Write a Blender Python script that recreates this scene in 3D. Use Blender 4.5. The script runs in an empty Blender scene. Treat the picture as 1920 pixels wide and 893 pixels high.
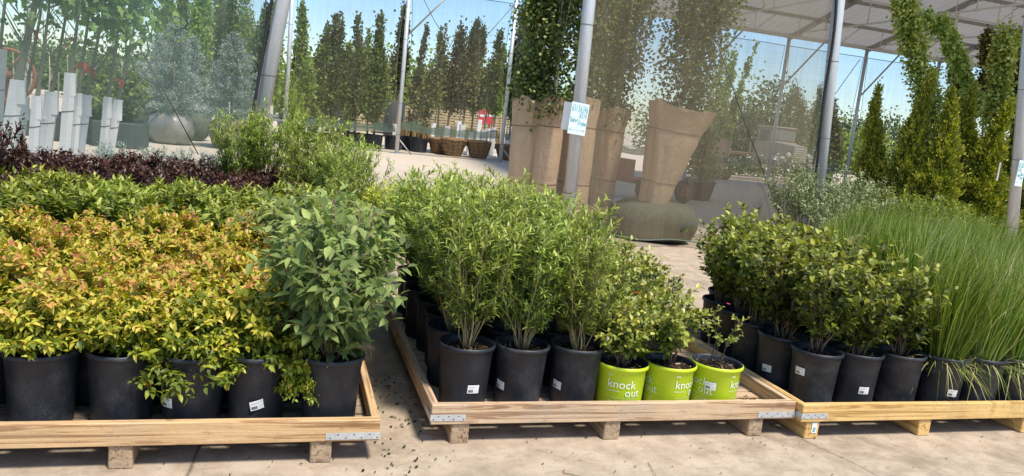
import bpy, math, random
import numpy as np
from mathutils import Vector, Matrix

random.seed(11)
SC = bpy.context.scene
COL = SC.collection
R_ = math.radians
UP = np.array([0., 0., 1.])

# ------------------------------------------------------------------ camera
F_PX, CAM_H, YAW, PITCH, ROLL = 1397., 1.6, 17., 8.8, 6.0
def cam_axes():
    y, p, r = R_(YAW), R_(PITCH), R_(ROLL)
    fw = np.array([math.sin(y)*math.cos(p), math.cos(y)*math.cos(p), -math.sin(p)])
    rt = np.array([math.cos(y), -math.sin(y), 0.])
    up = np.cross(rt, fw)
    return rt*math.cos(r)+up*math.sin(r), up*math.cos(r)-rt*math.sin(r), fw
CR, CU, CF = cam_axes()
def at(px, py, Y):
    d = CF + CR*((px-960)/F_PX) + CU*((446.5-py)/F_PX)
    return np.array([0, 0, CAM_H]) + d*(Y/d[1])
cam = bpy.data.cameras.new('camera')
cam.sensor_width = 36.0
cam.lens = F_PX/1920*36
cam.clip_start, cam.clip_end = 0.05, 2000
co = bpy.data.objects.new('camera', cam)
COL.objects.link(co)
co.matrix_world = Matrix(((CR[0], CU[0], -CF[0], 0), (CR[1], CU[1], -CF[1], 0), (CR[2], CU[2], -CF[2], CAM_H), (0, 0, 0, 1)))
SC.camera = co

# ------------------------------------------------------------------ materials
class NT:
    def __init__(s, name):
        s.m = bpy.data.materials.new(name); s.m.use_nodes = True
        s.t = s.m.node_tree; s.t.nodes.clear()
        s.out = s.n('ShaderNodeOutputMaterial')
    def n(s, kind, **kw):
        nd = s.t.nodes.new(kind)
        for k, v in kw.items():
            if k.startswith('_'): setattr(nd, k[1:], v)
            else:
                sock = nd.inputs[int(k[1:])] if k[0] == 'i' and k[1:].isdigit() else nd.inputs[k.replace('__', ' ')]
                if hasattr(v, 'is_output') or isinstance(v, bpy.types.NodeSocket): s.t.links.new(v, sock)
                else: sock.default_value = v
        return nd
    def l(s, a, b): s.t.links.new(a, b)
    def ramp(s, fac, stops, interp='LINEAR'):
        r = s.n('ShaderNodeValToRGB'); r.color_ramp.interpolation = interp
        el = r.color_ramp.elements
        while len(el) < len(stops): el.new(0.5)
        for e, (p, c) in zip(el, stops):
            e.position = p; e.color = (c[0], c[1], c[2], 1) if len(c) == 3 else c
        if fac is not None: s.l(fac, r.inputs['Fac'])
        return r.outputs['Color']
    def math(s, op, a, b=0.0, clamp=False):
        m = s.n('ShaderNodeMath', _operation=op, _use_clamp=clamp)
        for i, v in enumerate((a, b)):
            if isinstance(v, (int, float)): m.inputs[i].default_value = v
            else: s.l(v, m.inputs[i])
        return m.outputs[0]
    def mix(s, fac, a, b, mode='MIX'):
        m = s.n('ShaderNodeMix', _data_type='RGBA', _blend_type=mode)
        for i, v in ((0, fac), (6, a), (7, b)):
            if isinstance(v, bpy.types.NodeSocket): s.l(v, m.inputs[i])
            elif isinstance(v, (int, float)): m.inputs[i].default_value = v
            else: m.inputs[i].default_value = (v[0], v[1], v[2], 1)
        return m.outputs[2]
    def coords(s, which='Object', scale=(1, 1, 1)):
        tc = s.n('ShaderNodeTexCoord'); mp = s.n('ShaderNodeMapping')
        mp.inputs['Scale'].default_value = scale
        s.l(tc.outputs[which], mp.inputs['Vector'])
        return mp.outputs[0]
    def noise(s, vec, scale, detail=4, rough=.55, out='Fac', dist=0.):
        n = s.n('ShaderNodeTexNoise', Scale=scale, Detail=detail, Roughness=rough, Distortion=dist)
        if vec is not None: s.l(vec, n.inputs['Vector'])
        return n.outputs[out]
    def bump(s, h, strength=.3, dist=.01):
        b = s.n('ShaderNodeBump', Strength=strength, Distance=dist); s.l(h, b.inputs['Height'])
        return b.outputs[0]
    def pbr(s, color, rough=.6, metal=0., spec=.5, normal=None):
        p = s.n('ShaderNodeBsdfPrincipled')
        if isinstance(color, bpy.types.NodeSocket): s.l(color, p.inputs['Base Color'])
        else: p.inputs['Base Color'].default_value = (*color[:3], 1)
        if isinstance(rough, bpy.types.NodeSocket): s.l(rough, p.inputs['Roughness'])
        else: p.inputs['Roughness'].default_value = rough
        p.inputs['Metallic'].default_value = metal
        p.inputs['Specular IOR Level'].default_value = spec
        if normal is not None: s.l(normal, p.inputs['Normal'])
        return p.outputs[0]
    def done(s, shader):
        s.l(shader, s.out.inputs['Surface']); return s.m

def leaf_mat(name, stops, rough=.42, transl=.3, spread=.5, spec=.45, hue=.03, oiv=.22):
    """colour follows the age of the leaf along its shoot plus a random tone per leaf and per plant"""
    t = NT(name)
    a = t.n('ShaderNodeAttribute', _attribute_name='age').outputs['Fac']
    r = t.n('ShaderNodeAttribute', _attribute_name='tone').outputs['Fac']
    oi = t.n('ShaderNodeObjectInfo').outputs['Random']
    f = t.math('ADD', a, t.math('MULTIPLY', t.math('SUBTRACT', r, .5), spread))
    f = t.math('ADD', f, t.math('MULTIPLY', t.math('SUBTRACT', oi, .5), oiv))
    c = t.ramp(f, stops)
    hs = t.n('ShaderNodeHueSaturation')
    t.l(c, hs.inputs['Color'])
    t.l(t.math('ADD', t.math('MULTIPLY', t.math('SUBTRACT', oi, .5), hue), .5), hs.inputs['Hue'])
    t.l(t.math('ADD', t.math('MULTIPLY', r, .35), .82), hs.inputs['Value'])
    c = hs.outputs[0]
    p = t.pbr(c, rough, 0, spec)
    tr = t.n('ShaderNodeBsdfTranslucent')
    g = t.n('ShaderNodeHueSaturation', Saturation=1.15, Value=1.25); t.l(c, g.inputs['Color'])
    t.l(g.outputs[0], tr.inputs['Color'])
    mx = t.n('ShaderNodeMixShader', Fac=transl); t.l(p, mx.inputs[1]); t.l(tr.outputs[0], mx.inputs[2])
    return t.done(mx.outputs[0])

def plain(name, color, rough=.6, metal=0., var=.15, scale=20, bump=0., spec=.5):
    t = NT(name); v = t.coords()
    n = t.noise(v, scale, 5, .6)
    c = t.mix(t.math('MULTIPLY', n, 1.), tuple(x*(1-var) for x in color), tuple(min(1, x*(1+var)) for x in color))
    return t.done(t.pbr(c, rough, metal, spec, t.bump(n, bump, .004) if bump else None))

def wood_mat(name, axis, light, dark, grey, worn=.3):
    t = NT(name)
    sc = [34, 34, 34]; sc[axis] = 1.0
    v = t.coords('Object', tuple(sc))
    n1 = t.noise(v, 1.0, 7, .62, dist=1.2)
    sc2 = [70, 70, 70]; sc2[axis] = 1.8
    n2 = t.noise(t.coords('Object', tuple(sc2)), 1.0, 4, .6)
    g = t.math('ADD', t.math('MULTIPLY', n1, .75), t.math('MULTIPLY', n2, .25))
    c = t.ramp(g, [(.36, tuple(x*.7 for x in dark)), (.44, dark), (.475, light), (.50, tuple(a*.6+b*.4 for a, b in zip(light, dark))), (.525, light), (.6, tuple(x*1.08 for x in light)), (.66, tuple(a*.55+b*.45 for a, b in zip(light, dark))), (.75, tuple(x*.9 for x in light))])
    big = t.noise(t.coords('Object', (3, 3, 3)), 1., 6, .7)
    c = t.mix(t.ramp(big, [(.45, (0, 0, 0)), (.75, (worn, worn, worn))]), c, grey)
    sk = [10, 10, 10]; sk[axis] = 4.2
    vo = t.n('ShaderNodeTexVoronoi', Scale=.75); t.l(t.coords('Object', tuple(sk)), vo.inputs['Vector'])
    k = t.ramp(vo.outputs['Distance'], [(.05, (.85, .85, .85)), (.12, (.35, .35, .35)), (.2, (0, 0, 0))])
    c = t.mix(k, c, tuple(x*.42 for x in dark))
    dirt = t.noise(t.coords('Object', (14, 14, 14)), 1., 8, .75)
    c = t.mix(t.ramp(dirt, [(.56, (0, 0, 0)), (.74, (.6, .6, .6))]), c, (.10, .065, .04))
    return t.done(t.pbr(c, .8, 0, .2, t.bump(t.math('ADD', g, t.math('MULTIPLY', dirt, .6)), .8, .006)))

M = {}
# shrub leaves
M['spirea'] = leaf_mat('spirea_leaf', [(0, (.12, .18, .02)), (.3, (.42, .44, .045)), (.6, (.60, .49, .08)), (.8, (.50, .23, .085)), (1, (.30, .09, .05))], .45, .3, .6, oiv=.30)
M['elder'] = leaf_mat('compound_leaf', [(0, (.09, .135, .042)), (.55, (.225, .295, .095)), (1, (.45, .50, .16))], .52, .38, .5, spec=.3)
M['willow'] = leaf_mat('narrow_leaf', [(0, (.085, .135, .022)), (.5, (.25, .325, .055)), (1, (.50, .57, .13))], .45, .3, .5)
M['rose'] = leaf_mat('rose_leaf', [(0, (.09, .14, .025)), (.5, (.27, .31, .06)), (1, (.50, .48, .10))], .4, .28, .7)
M['holly'] = leaf_mat('glossy_leaf', [(0, (.045, .068, .013)), (.5, (.165, .195, .03)), (1, (.40, .40, .07))], .42, .28, .6, spec=.35)
M['weigela'] = leaf_mat('pointed_leaf', [(0, (.065, .10, .015)), (.5, (.20, .25, .035)), (1, (.46, .47, .085))], .45, .28, .45)
M['burgundy'] = leaf_mat('burgundy_leaf', [(0, (.030, .016, .010)), (.55, (.068, .030, .020)), (1, (.15, .058, .042))], .4, .15, .5, hue=.01)
M['silver'] = leaf_mat('silver_leaf', [(0, (.20, .27, .22)), (1, (.45, .52, .44))], .6, .2)
M['varieg'] = leaf_mat('variegated_leaf', [(0, (.09, .13, .04)), (.5, (.205, .25, .10)), (1, (.40, .42, .24))], .5, .25, .9)
M['lime_leaf'] = leaf_mat('lime_leaf', [(0, (.30, .38, .04)), (1, (.62, .62, .09))], .5, .3)
M['grass'] = leaf_mat('grass_blade', [(0, (.05, .09, .013)), (.5, (.135, .22, .027)), (.85, (.33, .41, .085)), (1, (.58, .50, .27))], .55, .3, .6, spec=.22, oiv=.3)
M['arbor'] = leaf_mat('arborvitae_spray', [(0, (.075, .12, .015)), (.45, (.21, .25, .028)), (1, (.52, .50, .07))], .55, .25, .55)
M['vine'] = leaf_mat('round_leaf', [(0, (.13, .20, .035)), (.5, (.35, .45, .085)), (1, (.60, .65, .24))], .4, .3, .6)
M['rusty'] = leaf_mat('bronze_leaf', [(0, (.06, .035, .015)), (.5, (.15, .10, .03)), (1, (.25, .26, .05))], .5, .25, .7)
M['aspen'] = leaf_mat('aspen_leaf', [(0, (.05, .085, .022)), (.5, (.13, .175, .045)), (1, (.32, .37, .11))], .42, .3, .6)
M['column'] = leaf_mat('column_leaf', [(0, (.05, .07, .018)), (.5, (.115, .15, .038)), (1, (.30, .35, .08))], .55, .3, .6)
M['column_red'] = leaf_mat('column_leaf_brown', [(0, (.05, .050, .019)), (.5, (.11, .112, .036)), (1, (.27, .26, .08))], .55, .3, .6)
M['column_light'] = leaf_mat('column_leaf_pale', [(0, (.10, .17, .03)), (.5, (.22, .32, .06)), (1, (.42, .50, .12))], .5, .4, .6)
M['maple'] = leaf_mat('maple_leaf', [(0, (.06, .115, .035)), (.5, (.14, .24, .065)), (1, (.32, .44, .13))], .45, .4, .6)
M['spruce'] = leaf_mat('spruce_needles', [(0, (.10, .125, .105)), (.5, (.22, .27, .235)), (1, (.42, .48, .44))], .6, .1, .6)
M['far_tree'] = leaf_mat('far_leaf', [(0, (.05, .085, .025)), (.5, (.10, .15, .045)), (1, (.19, .25, .08))], .6, .25, .6)
M['far_bright'] = leaf_mat('far_bright_leaf', [(0, (.12, .19, .03)), (.5, (.22, .32, .055)), (1, (.34, .44, .09))], .6, .35, .6)
M['straw'] = leaf_mat('straw_blade', [(0, (.30, .22, .09)), (1, (.58, .44, .2))], .6, .3, .6)
M['petal'] = plain('pink_petal', (.72, .07, .16), .5)
M['petal_w'] = plain('white_petal', (.8, .8, .76), .5)
M['stem'] = plain('stem_bark', (.20, .135, .085), .8, var=.4, scale=60)
M['stem_green'] = plain('young_stem', (.36, .29, .14), .6, var=.3, scale=60)
M['stem_dark'] = plain('dark_stem', (.09, .05, .035), .8, var=.3, scale=60)
M['bark'] = plain('grey_bark', (.21, .18, .14), .85, var=.4, scale=25, bump=.4)
M['bark_pale'] = plain('pale_bark', (.46, .41, .32), .8, var=.3, scale=18, bump=.3)

def _black_pot():
    t = NT('black_plastic'); v = t.coords('Object')
    d = t.noise(v, 9, 7, .68)
    sp = t.noise(v, 190, 3, .6)
    m = t.math('MULTIPLY', t.ramp(d, [(.46, (0, 0, 0)), (.66, (1, 1, 1))]), t.math('ADD', t.math('MULTIPLY', t.ramp(sp, [(.52, (0, 0, 0)), (.68, (1, 1, 1))]), .7), .18))
    oi = t.n('ShaderNodeObjectInfo').outputs['Random']
    c = t.mix(t.math('MULTIPLY', m, t.math('ADD', t.math('MULTIPLY', oi, .6), .3)), (.0105, .0135, .021), (.145, .155, .17))
    sc = t.noise(t.coords('Object', (6, 6, 90)), 1., 4, .6)
    sf = t.noise(t.coords('Object', (9, 9, 55)), 1.2, 5, .75, dist=1.5)
    sfm = t.math('MULTIPLY', t.ramp(sf, [(.63, (0, 0, 0)), (.70, (1, 1, 1))]), t.ramp(t.noise(v, 5.5, 3, .6), [(.5, (0, 0, 0)), (.62, (1, 1, 1))]))
    c = t.mix(t.math('MULTIPLY', sfm, .55), c, (.16, .16, .165))
    h = t.math('ADD', t.math('MULTIPLY', sp, .5), sc)
    r = t.math('ADD', t.math('MULTIPLY', d, .3), .36)
    return t.done(t.pbr(c, r, 0, .45, t.bump(h, .14, .003)))
M['pot'] = _black_pot()
def _lime_pot():
    t = NT('lime_plastic'); v = t.coords('Object')
    d = t.noise(v, 8, 6, .65); sp = t.noise(v, 160, 3, .6)
    c = t.mix(d, (.43, .60, .012), (.55, .68, .03))
    c = t.mix(t.math('MULTIPLY', t.ramp(sp, [(.6, (0, 0, 0)), (.75, (1, 1, 1))]), .35), c, (.16, .17, .05))
    return t.done(t.pbr(c, .42, 0, .45, t.bump(d, .05, .003)))
M['lime'] = _lime_pot()
M['ink_white'] = plain('white_print', (.80, .84, .70), .5, var=.05)
M['paper_label'] = plain('white_label', (.80, .80, .78), .6, var=.03)
M['ink_black'] = plain('black_print', (.03, .03, .03), .6, var=.05)
M['ink_teal'] = plain('teal_marker', (.03, .34, .42), .5, var=.1)
M['ink_grey'] = plain('grey_marker', (.22, .36, .42), .5, var=.1)
def _soil():
    t = NT('bark_mulch')
    r = t.n('ShaderNodeAttribute', _attribute_name='tone').outputs['Fac']
    c = t.ramp(r, [(0, (.018, .012, .008)), (.45, (.055, .035, .02)), (.75, (.16, .10, .06)), (1, (.46, .36, .25))])
    return t.done(t.pbr(c, .9, 0, .2))
M['soil'] = _soil()
for k, ax in (('x', 0), ('y', 1)):
    M['wood_a'+k] = wood_mat('pine_board_'+k, ax, (.60, .40, .21), (.36, .20, .09), (.42, .34, .25), .35)
    M['wood_b'+k] = wood_mat('weathered_board_'+k, ax, (.58, .42, .27), (.34, .20, .11), (.40, .34, .27), .65)
    M['wood_c'+k] = wood_mat('fresh_board_'+k, ax, (.70, .47, .19), (.52, .30, .10), (.55, .42, .24), .2)
    M['wood_d'+k] = wood_mat('old_board_'+k, ax, (.34, .27, .19), (.18, .13, .09), (.24, .21, .17), .6)
M['wood_foot'] = wood_mat('weathered_foot_y', 1, (.42, .31, .20), (.22, .14, .08), (.30, .24, .18), .7)
M['wood_dark'] = wood_mat('brown_board_y', 1, (.30, .16, .07), (.18, .09, .035), (.2, .13, .08), .3)
M['slat'] = wood_mat('fence_slat_x', 0, (.58, .43, .27), (.42, .28, .16), (.4, .34, .27), .3)
def _galv():
    t = NT('galvanised_steel'); v = t.coords('Object')
    vo = t.n('ShaderNodeTexVoronoi', Scale=45.); t.l(v, vo.inputs['Vector'])
    st = t.noise(t.coords('Object', (7, 7, .8)), 1., 6, .7)
    c = t.mix(vo.outputs['Fac'] if 'Fac' in vo.outputs else vo.outputs['Distance'], (.50, .52, .53), (.62, .64, .65))
    c = t.mix(t.ramp(st, [(.45, (0, 0, 0)), (.75, (.6, .6, .6))]), c, (.36, .36, .35))
    return t.done(t.pbr(c, t.math('ADD', t.math('MULTIPLY', st, .3), .32), .35, .5))
M['galv'] = _galv()
M['steel_white'] = plain('white_painted_steel', (.66, .65, .62), .5, var=.12, scale=6)
M['steel_grey'] = plain('grey_steel', (.34, .33, .31), .5, .3, var=.2, scale=6)
M['hose'] = plain('black_hose', (.015, .015, .017), .5)
M['wire'] = plain('dark_wire', (.07, .07, .06), .5, .5)
M['kraft'] = None
def _kraft():
    t = NT('kraft_paper'); v = t.coords('Object', (3, 3, 2.2))
    n = t.noise(v, 1., 6, .6, dist=.6)
    c = t.mix(n, (.46, .32, .20), (.56, .40, .26))
    n2 = t.noise(t.coords('Object', (7, 7, 5)), 1., 3, .5, dist=2.)
    return t.done(t.pbr(c, .7, 0, .3, t.bump(t.math('ADD', n, n2), .5, .03)))
M['kraft'] = _kraft()
def _burlap(nm, a, b):
    t = NT(nm); v = t.coords('Object')
    n = t.noise(v, 6., 7, .65)
    w = t.n('ShaderNodeTexWave', Scale=24., Distortion=3.); t.l(v, w.inputs['Vector'])
    c = t.mix(n, a, b)
    return t.done(t.pbr(c, .9, 0, .15, t.bump(t.math('ADD', n, t.math('MULTIPLY', w.outputs['Fac'], .3)), .7, .03)))
M['burlap'] = _burlap('burlap', (.20, .12, .06), (.42, .28, .15))
M['burlap_grey'] = _burlap('grey_burlap', (.075, .085, .06), (.19, .195, .135))
M['burlap_pale'] = _burlap('pale_burlap', (.20, .165, .10), (.36, .30, .20))
M['foil'] = plain('silver_wrap', (.27, .265, .24), .4, .1, var=.35, scale=6, bump=1.)
M['sign_board'] = plain('sign_board', (.66, .77, .79), .5, var=.06, scale=4)
M['guard'] = plain('white_guard', (.74, .75, .75), .45, var=.1, scale=5, bump=.1)
M['red'] = plain('red_paint', (.60, .035, .05), .5, var=.15, scale=4)
M['ribbon'] = plain('red_ribbon', (.66, .05, .06), .5)
M['rust'] = plain('rusty_iron', (.25, .09, .06), .8, var=.3, scale=15)
M['planter'] = plain('dark_planter', (.035, .04, .04), .6, var=.3, scale=8)
M['purple'] = plain('purple_plastic', (.20, .05, .33), .4)
M['tyre'] = plain('rubber', (.03, .03, .03), .8)
M['truck'] = plain('faded_tan_paint', (.23, .20, .15), .5, var=.2, scale=3)
M['truck_pale'] = plain('chalky_paint', (.40, .37, .31), .5, var=.15, scale=3)
M['glass'] = plain('dark_glass', (.10, .12, .13), .12, spec=.8)
M['block'] = plain('concrete_kerb', (.24, .21, .18), .9, var=.2, scale=4)

def cloth_mat(name, col, opacity, transl=.35):
    t = NT(name)
    st = t.noise(t.coords('Object', (9, 9, .25)), 1., 5, .7)
    bl = t.noise(t.coords('Object', (.5, .5, .5)), 1., 4, .6)
    wv = t.n('ShaderNodeTexWave', Scale=11., Distortion=.4, _bands_direction='X'); t.l(t.coords('Object'), wv.inputs['Vector'])
    hz = t.noise(t.coords('Object', (.7, .7, 14)), 1., 5, .7)
    op = t.math('ADD', t.math('MULTIPLY', t.math('SUBTRACT', st, .5), .45), opacity)
    op = t.math('ADD', op, t.math('MULTIPLY', t.math('SUBTRACT', hz, .5), .22))
    op = t.math('ADD', op, t.math('MULTIPLY', t.math('SUBTRACT', bl, .5), .25))
    op = t.math('ADD', op, t.math('MULTIPLY', t.math('SUBTRACT', wv.outputs['Fac'], .5), .035), True)
    d = t.n('ShaderNodeBsdfDiffuse', Color=(*col, 1))
    tr = t.n('ShaderNodeBsdfTranslucent', Color=(*col, 1))
    m1 = t.n('ShaderNodeMixShader', Fac=transl); t.l(d.outputs[0], m1.inputs[1]); t.l(tr.outputs[0], m1.inputs[2])
    tp = t.n('ShaderNodeBsdfTransparent')
    m2 = t.n('ShaderNodeMixShader'); t.l(op, m2.inputs[0]); t.l(tp.outputs[0], m2.inputs[1]); t.l(m1.outputs[0], m2.inputs[2])
    return t.done(m2.outputs[0])
M['cloth_green'] = cloth_mat('green_shade_cloth', (.25, .36, .29), .27)
M['cloth_tan'] = cloth_mat('tan_shade_cloth', (.36, .31, .22), .33)
M['cloth_back'] = cloth_mat('thin_shade_cloth', (.40, .39, .30), .17, .6)
M['cloth_skirt'] = cloth_mat('dark_green_shade_cloth', (.07, .12, .09), .72)
M['hem'] = plain('dark_hem', (.10, .14, .12), .8)

def _roof():
    t = NT('corrugated_roofing'); v = t.coords('Object', (.6, .25, 1))
    n = t.noise(v, 1.5, 6, .65)
    c = t.mix(n, (.31, .295, .27), (.43, .41, .38))
    d = t.n('ShaderNodeBsdfDiffuse'); t.l(c, d.inputs['Color'])
    tr = t.n('ShaderNodeBsdfTranslucent'); t.l(c, tr.inputs['Color'])
    m = t.n('ShaderNodeMixShader', Fac=.38); t.l(d.outputs[0], m.inputs[1]); t.l(tr.outputs[0], m.inputs[2])
    return t.done(m.outputs[0])
M['roof'] = _roof()

def _ground():
    t = NT('worn_concrete_yard')
    tc = t.n('ShaderNodeTexCoord'); P = tc.outputs['Object']
    a = t.noise(P, .9, 8, .62); b = t.noise(P, 6, 8, .7); c3 = t.noise(P, 55, 4, .6)
    far = t.noise(P, .12, 6, .6)
    c = t.mix(a, (.35, .278, .205), (.52, .42, .315))
    c = t.mix(t.ramp(b, [(.44, (0, 0, 0)), (.70, (.7, .7, .7))]), c, (.22, .17, .125))
    c = t.mix(t.ramp(b, [(.30, (.6, .6, .6)), (.46, (0, 0, 0))]), c, (.50, .43, .35))
    c = t.mix(t.ramp(c3, [(.60, (0, 0, 0)), (.74, (.55, .55, .55))]), c, (.15, .115, .085))
    # smeared scrape marks
    sm = t.noise(t.coords('Object', (3.2, 11, 1)), 1.6, 6, .7, dist=.8)
    c = t.mix(t.ramp(sm, [(.56, (0, 0, 0)), (.72, (.5, .5, .5))]), c, (.20, .155, .115))
    st1 = t.noise(P, 1.7, 9, .72, dist=.4)
    c = t.mix(t.ramp(st1, [(.53, (0, 0, 0)), (.64, (.6, .6, .6))]), c, (.20, .15, .105))
    st2 = t.noise(P, 3.1, 9, .78)
    c = t.mix(t.ramp(st2, [(.60, (0, 0, 0)), (.68, (.6, .6, .6))]), c, (.56, .47, .37))
    # slab joints, wandering a little
    sx = t.n('ShaderNodeSeparateXYZ'); t.l(P, sx.inputs[0])
    wob = t.math('MULTIPLY', t.math('SUBTRACT', t.noise(P, 2.2, 6, .7), .5), .10)
    def line(sock, pos, wdt):
        d = t.math('ABSOLUTE', t.math('SUBTRACT', t.math('ADD', sock, wob), pos))
        return t.ramp(d, [(0, (1, 1, 1)), (wdt, (.4, .4, .4)), (wdt*2, (0, 0, 0))])
    skew = t.math('ADD', sx.outputs[0], t.math('MULTIPLY', sx.outputs[1], .30))
    ln = line(sx.outputs[0], -.335, .007)
    ln = t.math('MAXIMUM', ln, line(skew, 3.86, .004))
    ln = t.math('MAXIMUM', ln, line(sx.outputs[1], 6.3, .008))
    c = t.mix(t.math('MULTIPLY', ln, .75), c, (.06, .045, .035))
    # gravel lot far off
    dist = t.ramp(t.math('DIVIDE', sx.outputs[1], 60.), [(.14, (0, 0, 0)), (.36, (1, 1, 1))])
    c = t.mix(dist, c, t.mix(far, (.42, .35, .27), (.58, .50, .40)))
    h = t.math('ADD', t.math('MULTIPLY', b, .6), t.math('MULTIPLY', c3, .4))
    h = t.math('SUBTRACT', h, t.math('MULTIPLY', ln, .8))
    return t.done(t.pbr(c, .88, 0, .25, t.bump(h, .45, .012)))
M['ground'] = _ground()

# ------------------------------------------------------------------ mesh helpers
def raw_mesh(name, V, sizes, loops, mats, midx=None, smooth=False, attrs=None):
    me = bpy.data.meshes.new(name)
    V = np.asarray(V, np.float32).reshape(-1, 3)
    sizes = np.asarray(sizes, np.int32); loops = np.asarray(loops, np.int32)
    me.vertices.add(len(V)); me.vertices.foreach_set('co', V.ravel())
    me.loops.add(len(loops)); me.loops.foreach_set('vertex_index', loops)
    me.polygons.add(len(sizes))
    st = np.zeros(len(sizes), np.int32); st[1:] = np.cumsum(sizes)[:-1]
    me.polygons.foreach_set('loop_start', st)
    for m in mats: me.materials.append(m)
    if midx is not None: me.polygons.foreach_set('material_index', np.asarray(midx, np.int32))
    sm = np.full(len(sizes), bool(smooth)) if not hasattr(smooth, '__len__') else np.asarray(smooth, bool)
    me.polygons.foreach_set('use_smooth', sm)
    for k, v in (attrs or {}).items():
        at_ = me.attributes.new(k, 'FLOAT', 'POINT'); at_.data.foreach_set('value', np.asarray(v, np.float32))
    me.update(calc_edges=True)
    return me

class MB:
    def __init__(s): s.V = []; s.F = []; s.mi = []; s.sm = []; s.tone = []
    def add(s, vs, fs, mi=0, smooth=False, tone=0.):
        o = len(s.V); s.V.extend([tuple(v) for v in vs]); s.tone.extend([tone]*len(vs))
        for f in fs: s.F.append([o+i for i in f]); s.mi.append(mi); s.sm.append(smooth)
    def box(s, lo, hi, mi=0, bevel=0., rot=None, org=(0, 0, 0), jit=0.):
        x0, y0, z0 = lo; x1, y1, z1 = hi; b = bevel
        if b <= 0:
            vs = [(x, y, z) for z in (z0, z1) for y in (y0, y1) for x in (x0, x1)]
            fs = [(0, 2, 3, 1), (4, 5, 7, 6), (0, 1, 5, 4), (2, 6, 7, 3), (0, 4, 6, 2), (1, 3, 7, 5)]
        else:
            vs = []; idx = {}
            for sx in (0, 1):
                for sy in (0, 1):
                    for sz in (0, 1):
                        c = (x1 if sx else x0, y1 if sy else y0, z1 if sz else z0)
                        d = (-b if sx else b, -b if sy else b, -b if sz else b)
                        for ax in range(3):
                            p = [c[k]+(0 if k == ax else d[k]) for k in range(3)]
                            idx[(sx, sy, sz, ax)] = len(vs); vs.append(tuple(p))
            fs = []
            for ax in range(3):
                for sd in (0, 1):
                    k1, k2 = [k for k in range(3) if k != ax]
                    q = []
                    for u, v in ((0, 0), (1, 0), (1, 1), (0, 1)):
                        key = [0, 0, 0]; key[ax] = sd; key[k1] = u; key[k2] = v
                        q.append(idx[(*key, ax)])
                    if (sd == 1) == (ax == 1): q = q[::-1]
                    fs.append(q)
            for ax in range(3):
                k1, k2 = [k for k in range(3) if k != ax]
                for u in (0, 1):
                    for v in (0, 1):
                        a = [0, 0, 0]; a[k1] = u; a[k2] = v; c = list(a); c[ax] = 1
                        q = [idx[(*a, k1)], idx[(*a, k2)], idx[(*c, k2)], idx[(*c, k1)]]
                        fs.append(q)
            for sx in (0, 1):
                for sy in (0, 1):
                    for sz in (0, 1):
                        fs.append([idx[(sx, sy, sz, k)] for k in range(3)])
        if jit: vs = [(x+random.uniform(-jit, jit), y+random.uniform(-jit, jit), z+random.uniform(-jit, jit)) for x, y, z in vs]
        if rot is not None: vs = [tuple(rot @ Vector(v) + Vector(org)) for v in vs]
        s.add(vs, fs, mi)
    def tube(s, pts, r0, r1=None, n=6, mi=0, cap=True):
        r1 = r0 if r1 is None else r1
        P = np.asarray(pts, float); k = len(P)
        T = np.gradient(P, axis=0); T /= np.linalg.norm(T, axis=1)[:, None]+1e-9
        ref = np.array([1., .13, .07]) if abs(T[0][2]) > .8 else UP
        a0 = np.arange(n)*2*math.pi/n
        vs = []
        for i in range(k):
            e1 = np.cross(T[i], ref); e1 /= np.linalg.norm(e1)+1e-9; e2 = np.cross(T[i], e1)
            r = r0+(r1-r0)*i/(k-1)
            vs.extend((P[i]+r*(np.cos(a)*e1+np.sin(a)*e2)) for a in a0)
        fs = [(i*n+j, i*n+(j+1) % n, (i+1)*n+(j+1) % n, (i+1)*n+j) for i in range(k-1) for j in range(n)]
        if cap: fs += [tuple(range(n))[::-1], tuple((k-1)*n+j for j in range(n))]
        s.add(vs, fs, mi, True)
    def lathe(s, prof, n=32, mi=0, wob=None, z0=0., smooth=True):
        k = len(prof); vs = []
        for i, (r, z) in enumerate(prof):
            for j in range(n):
                a = j*2*math.pi/n; rr = r*(wob(a, z) if wob else 1)
                vs.append((rr*math.cos(a), rr*math.sin(a), z+z0))
        fs = [(i*n+j, i*n+(j+1) % n, (i+1)*n+(j+1) % n, (i+1)*n+j) for i in range(k-1) for j in range(n)]
        s.add(vs, fs, mi, smooth)
    def mesh(s, name, mats):
        sizes = [len(f) for f in s.F]; loops = [i for f in s.F for i in f]
        return raw_mesh(name, s.V, sizes, loops, mats if isinstance(mats, (list, tuple)) else [mats], s.mi, s.sm, {'tone': s.tone})

def link(name, data, parent=None, loc=None, rot=None, scale=None):
    o = bpy.data.objects.new(name, data); COL.objects.link(o)
    if parent is not None: o.parent = parent
    if loc is not None: o.location = tuple(float(x) for x in loc)
    if rot is not None: o.rotation_euler = rot
    if scale is not None: o.scale = (scale,)*3 if isinstance(scale, (int, float)) else scale
    return o
def tag(o, label, cat=None, group=None, kind=None):
    if label: o['label'] = label
    if cat: o['category'] = cat
    if group: o['group'] = group
    if kind: o['kind'] = kind
    return o
def thing(name, label, cat, loc=(0, 0, 0), rotz=0., group=None):
    return tag(link(name, None, None, loc, (0, 0, rotz)), label, cat, group, 'thing')

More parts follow.
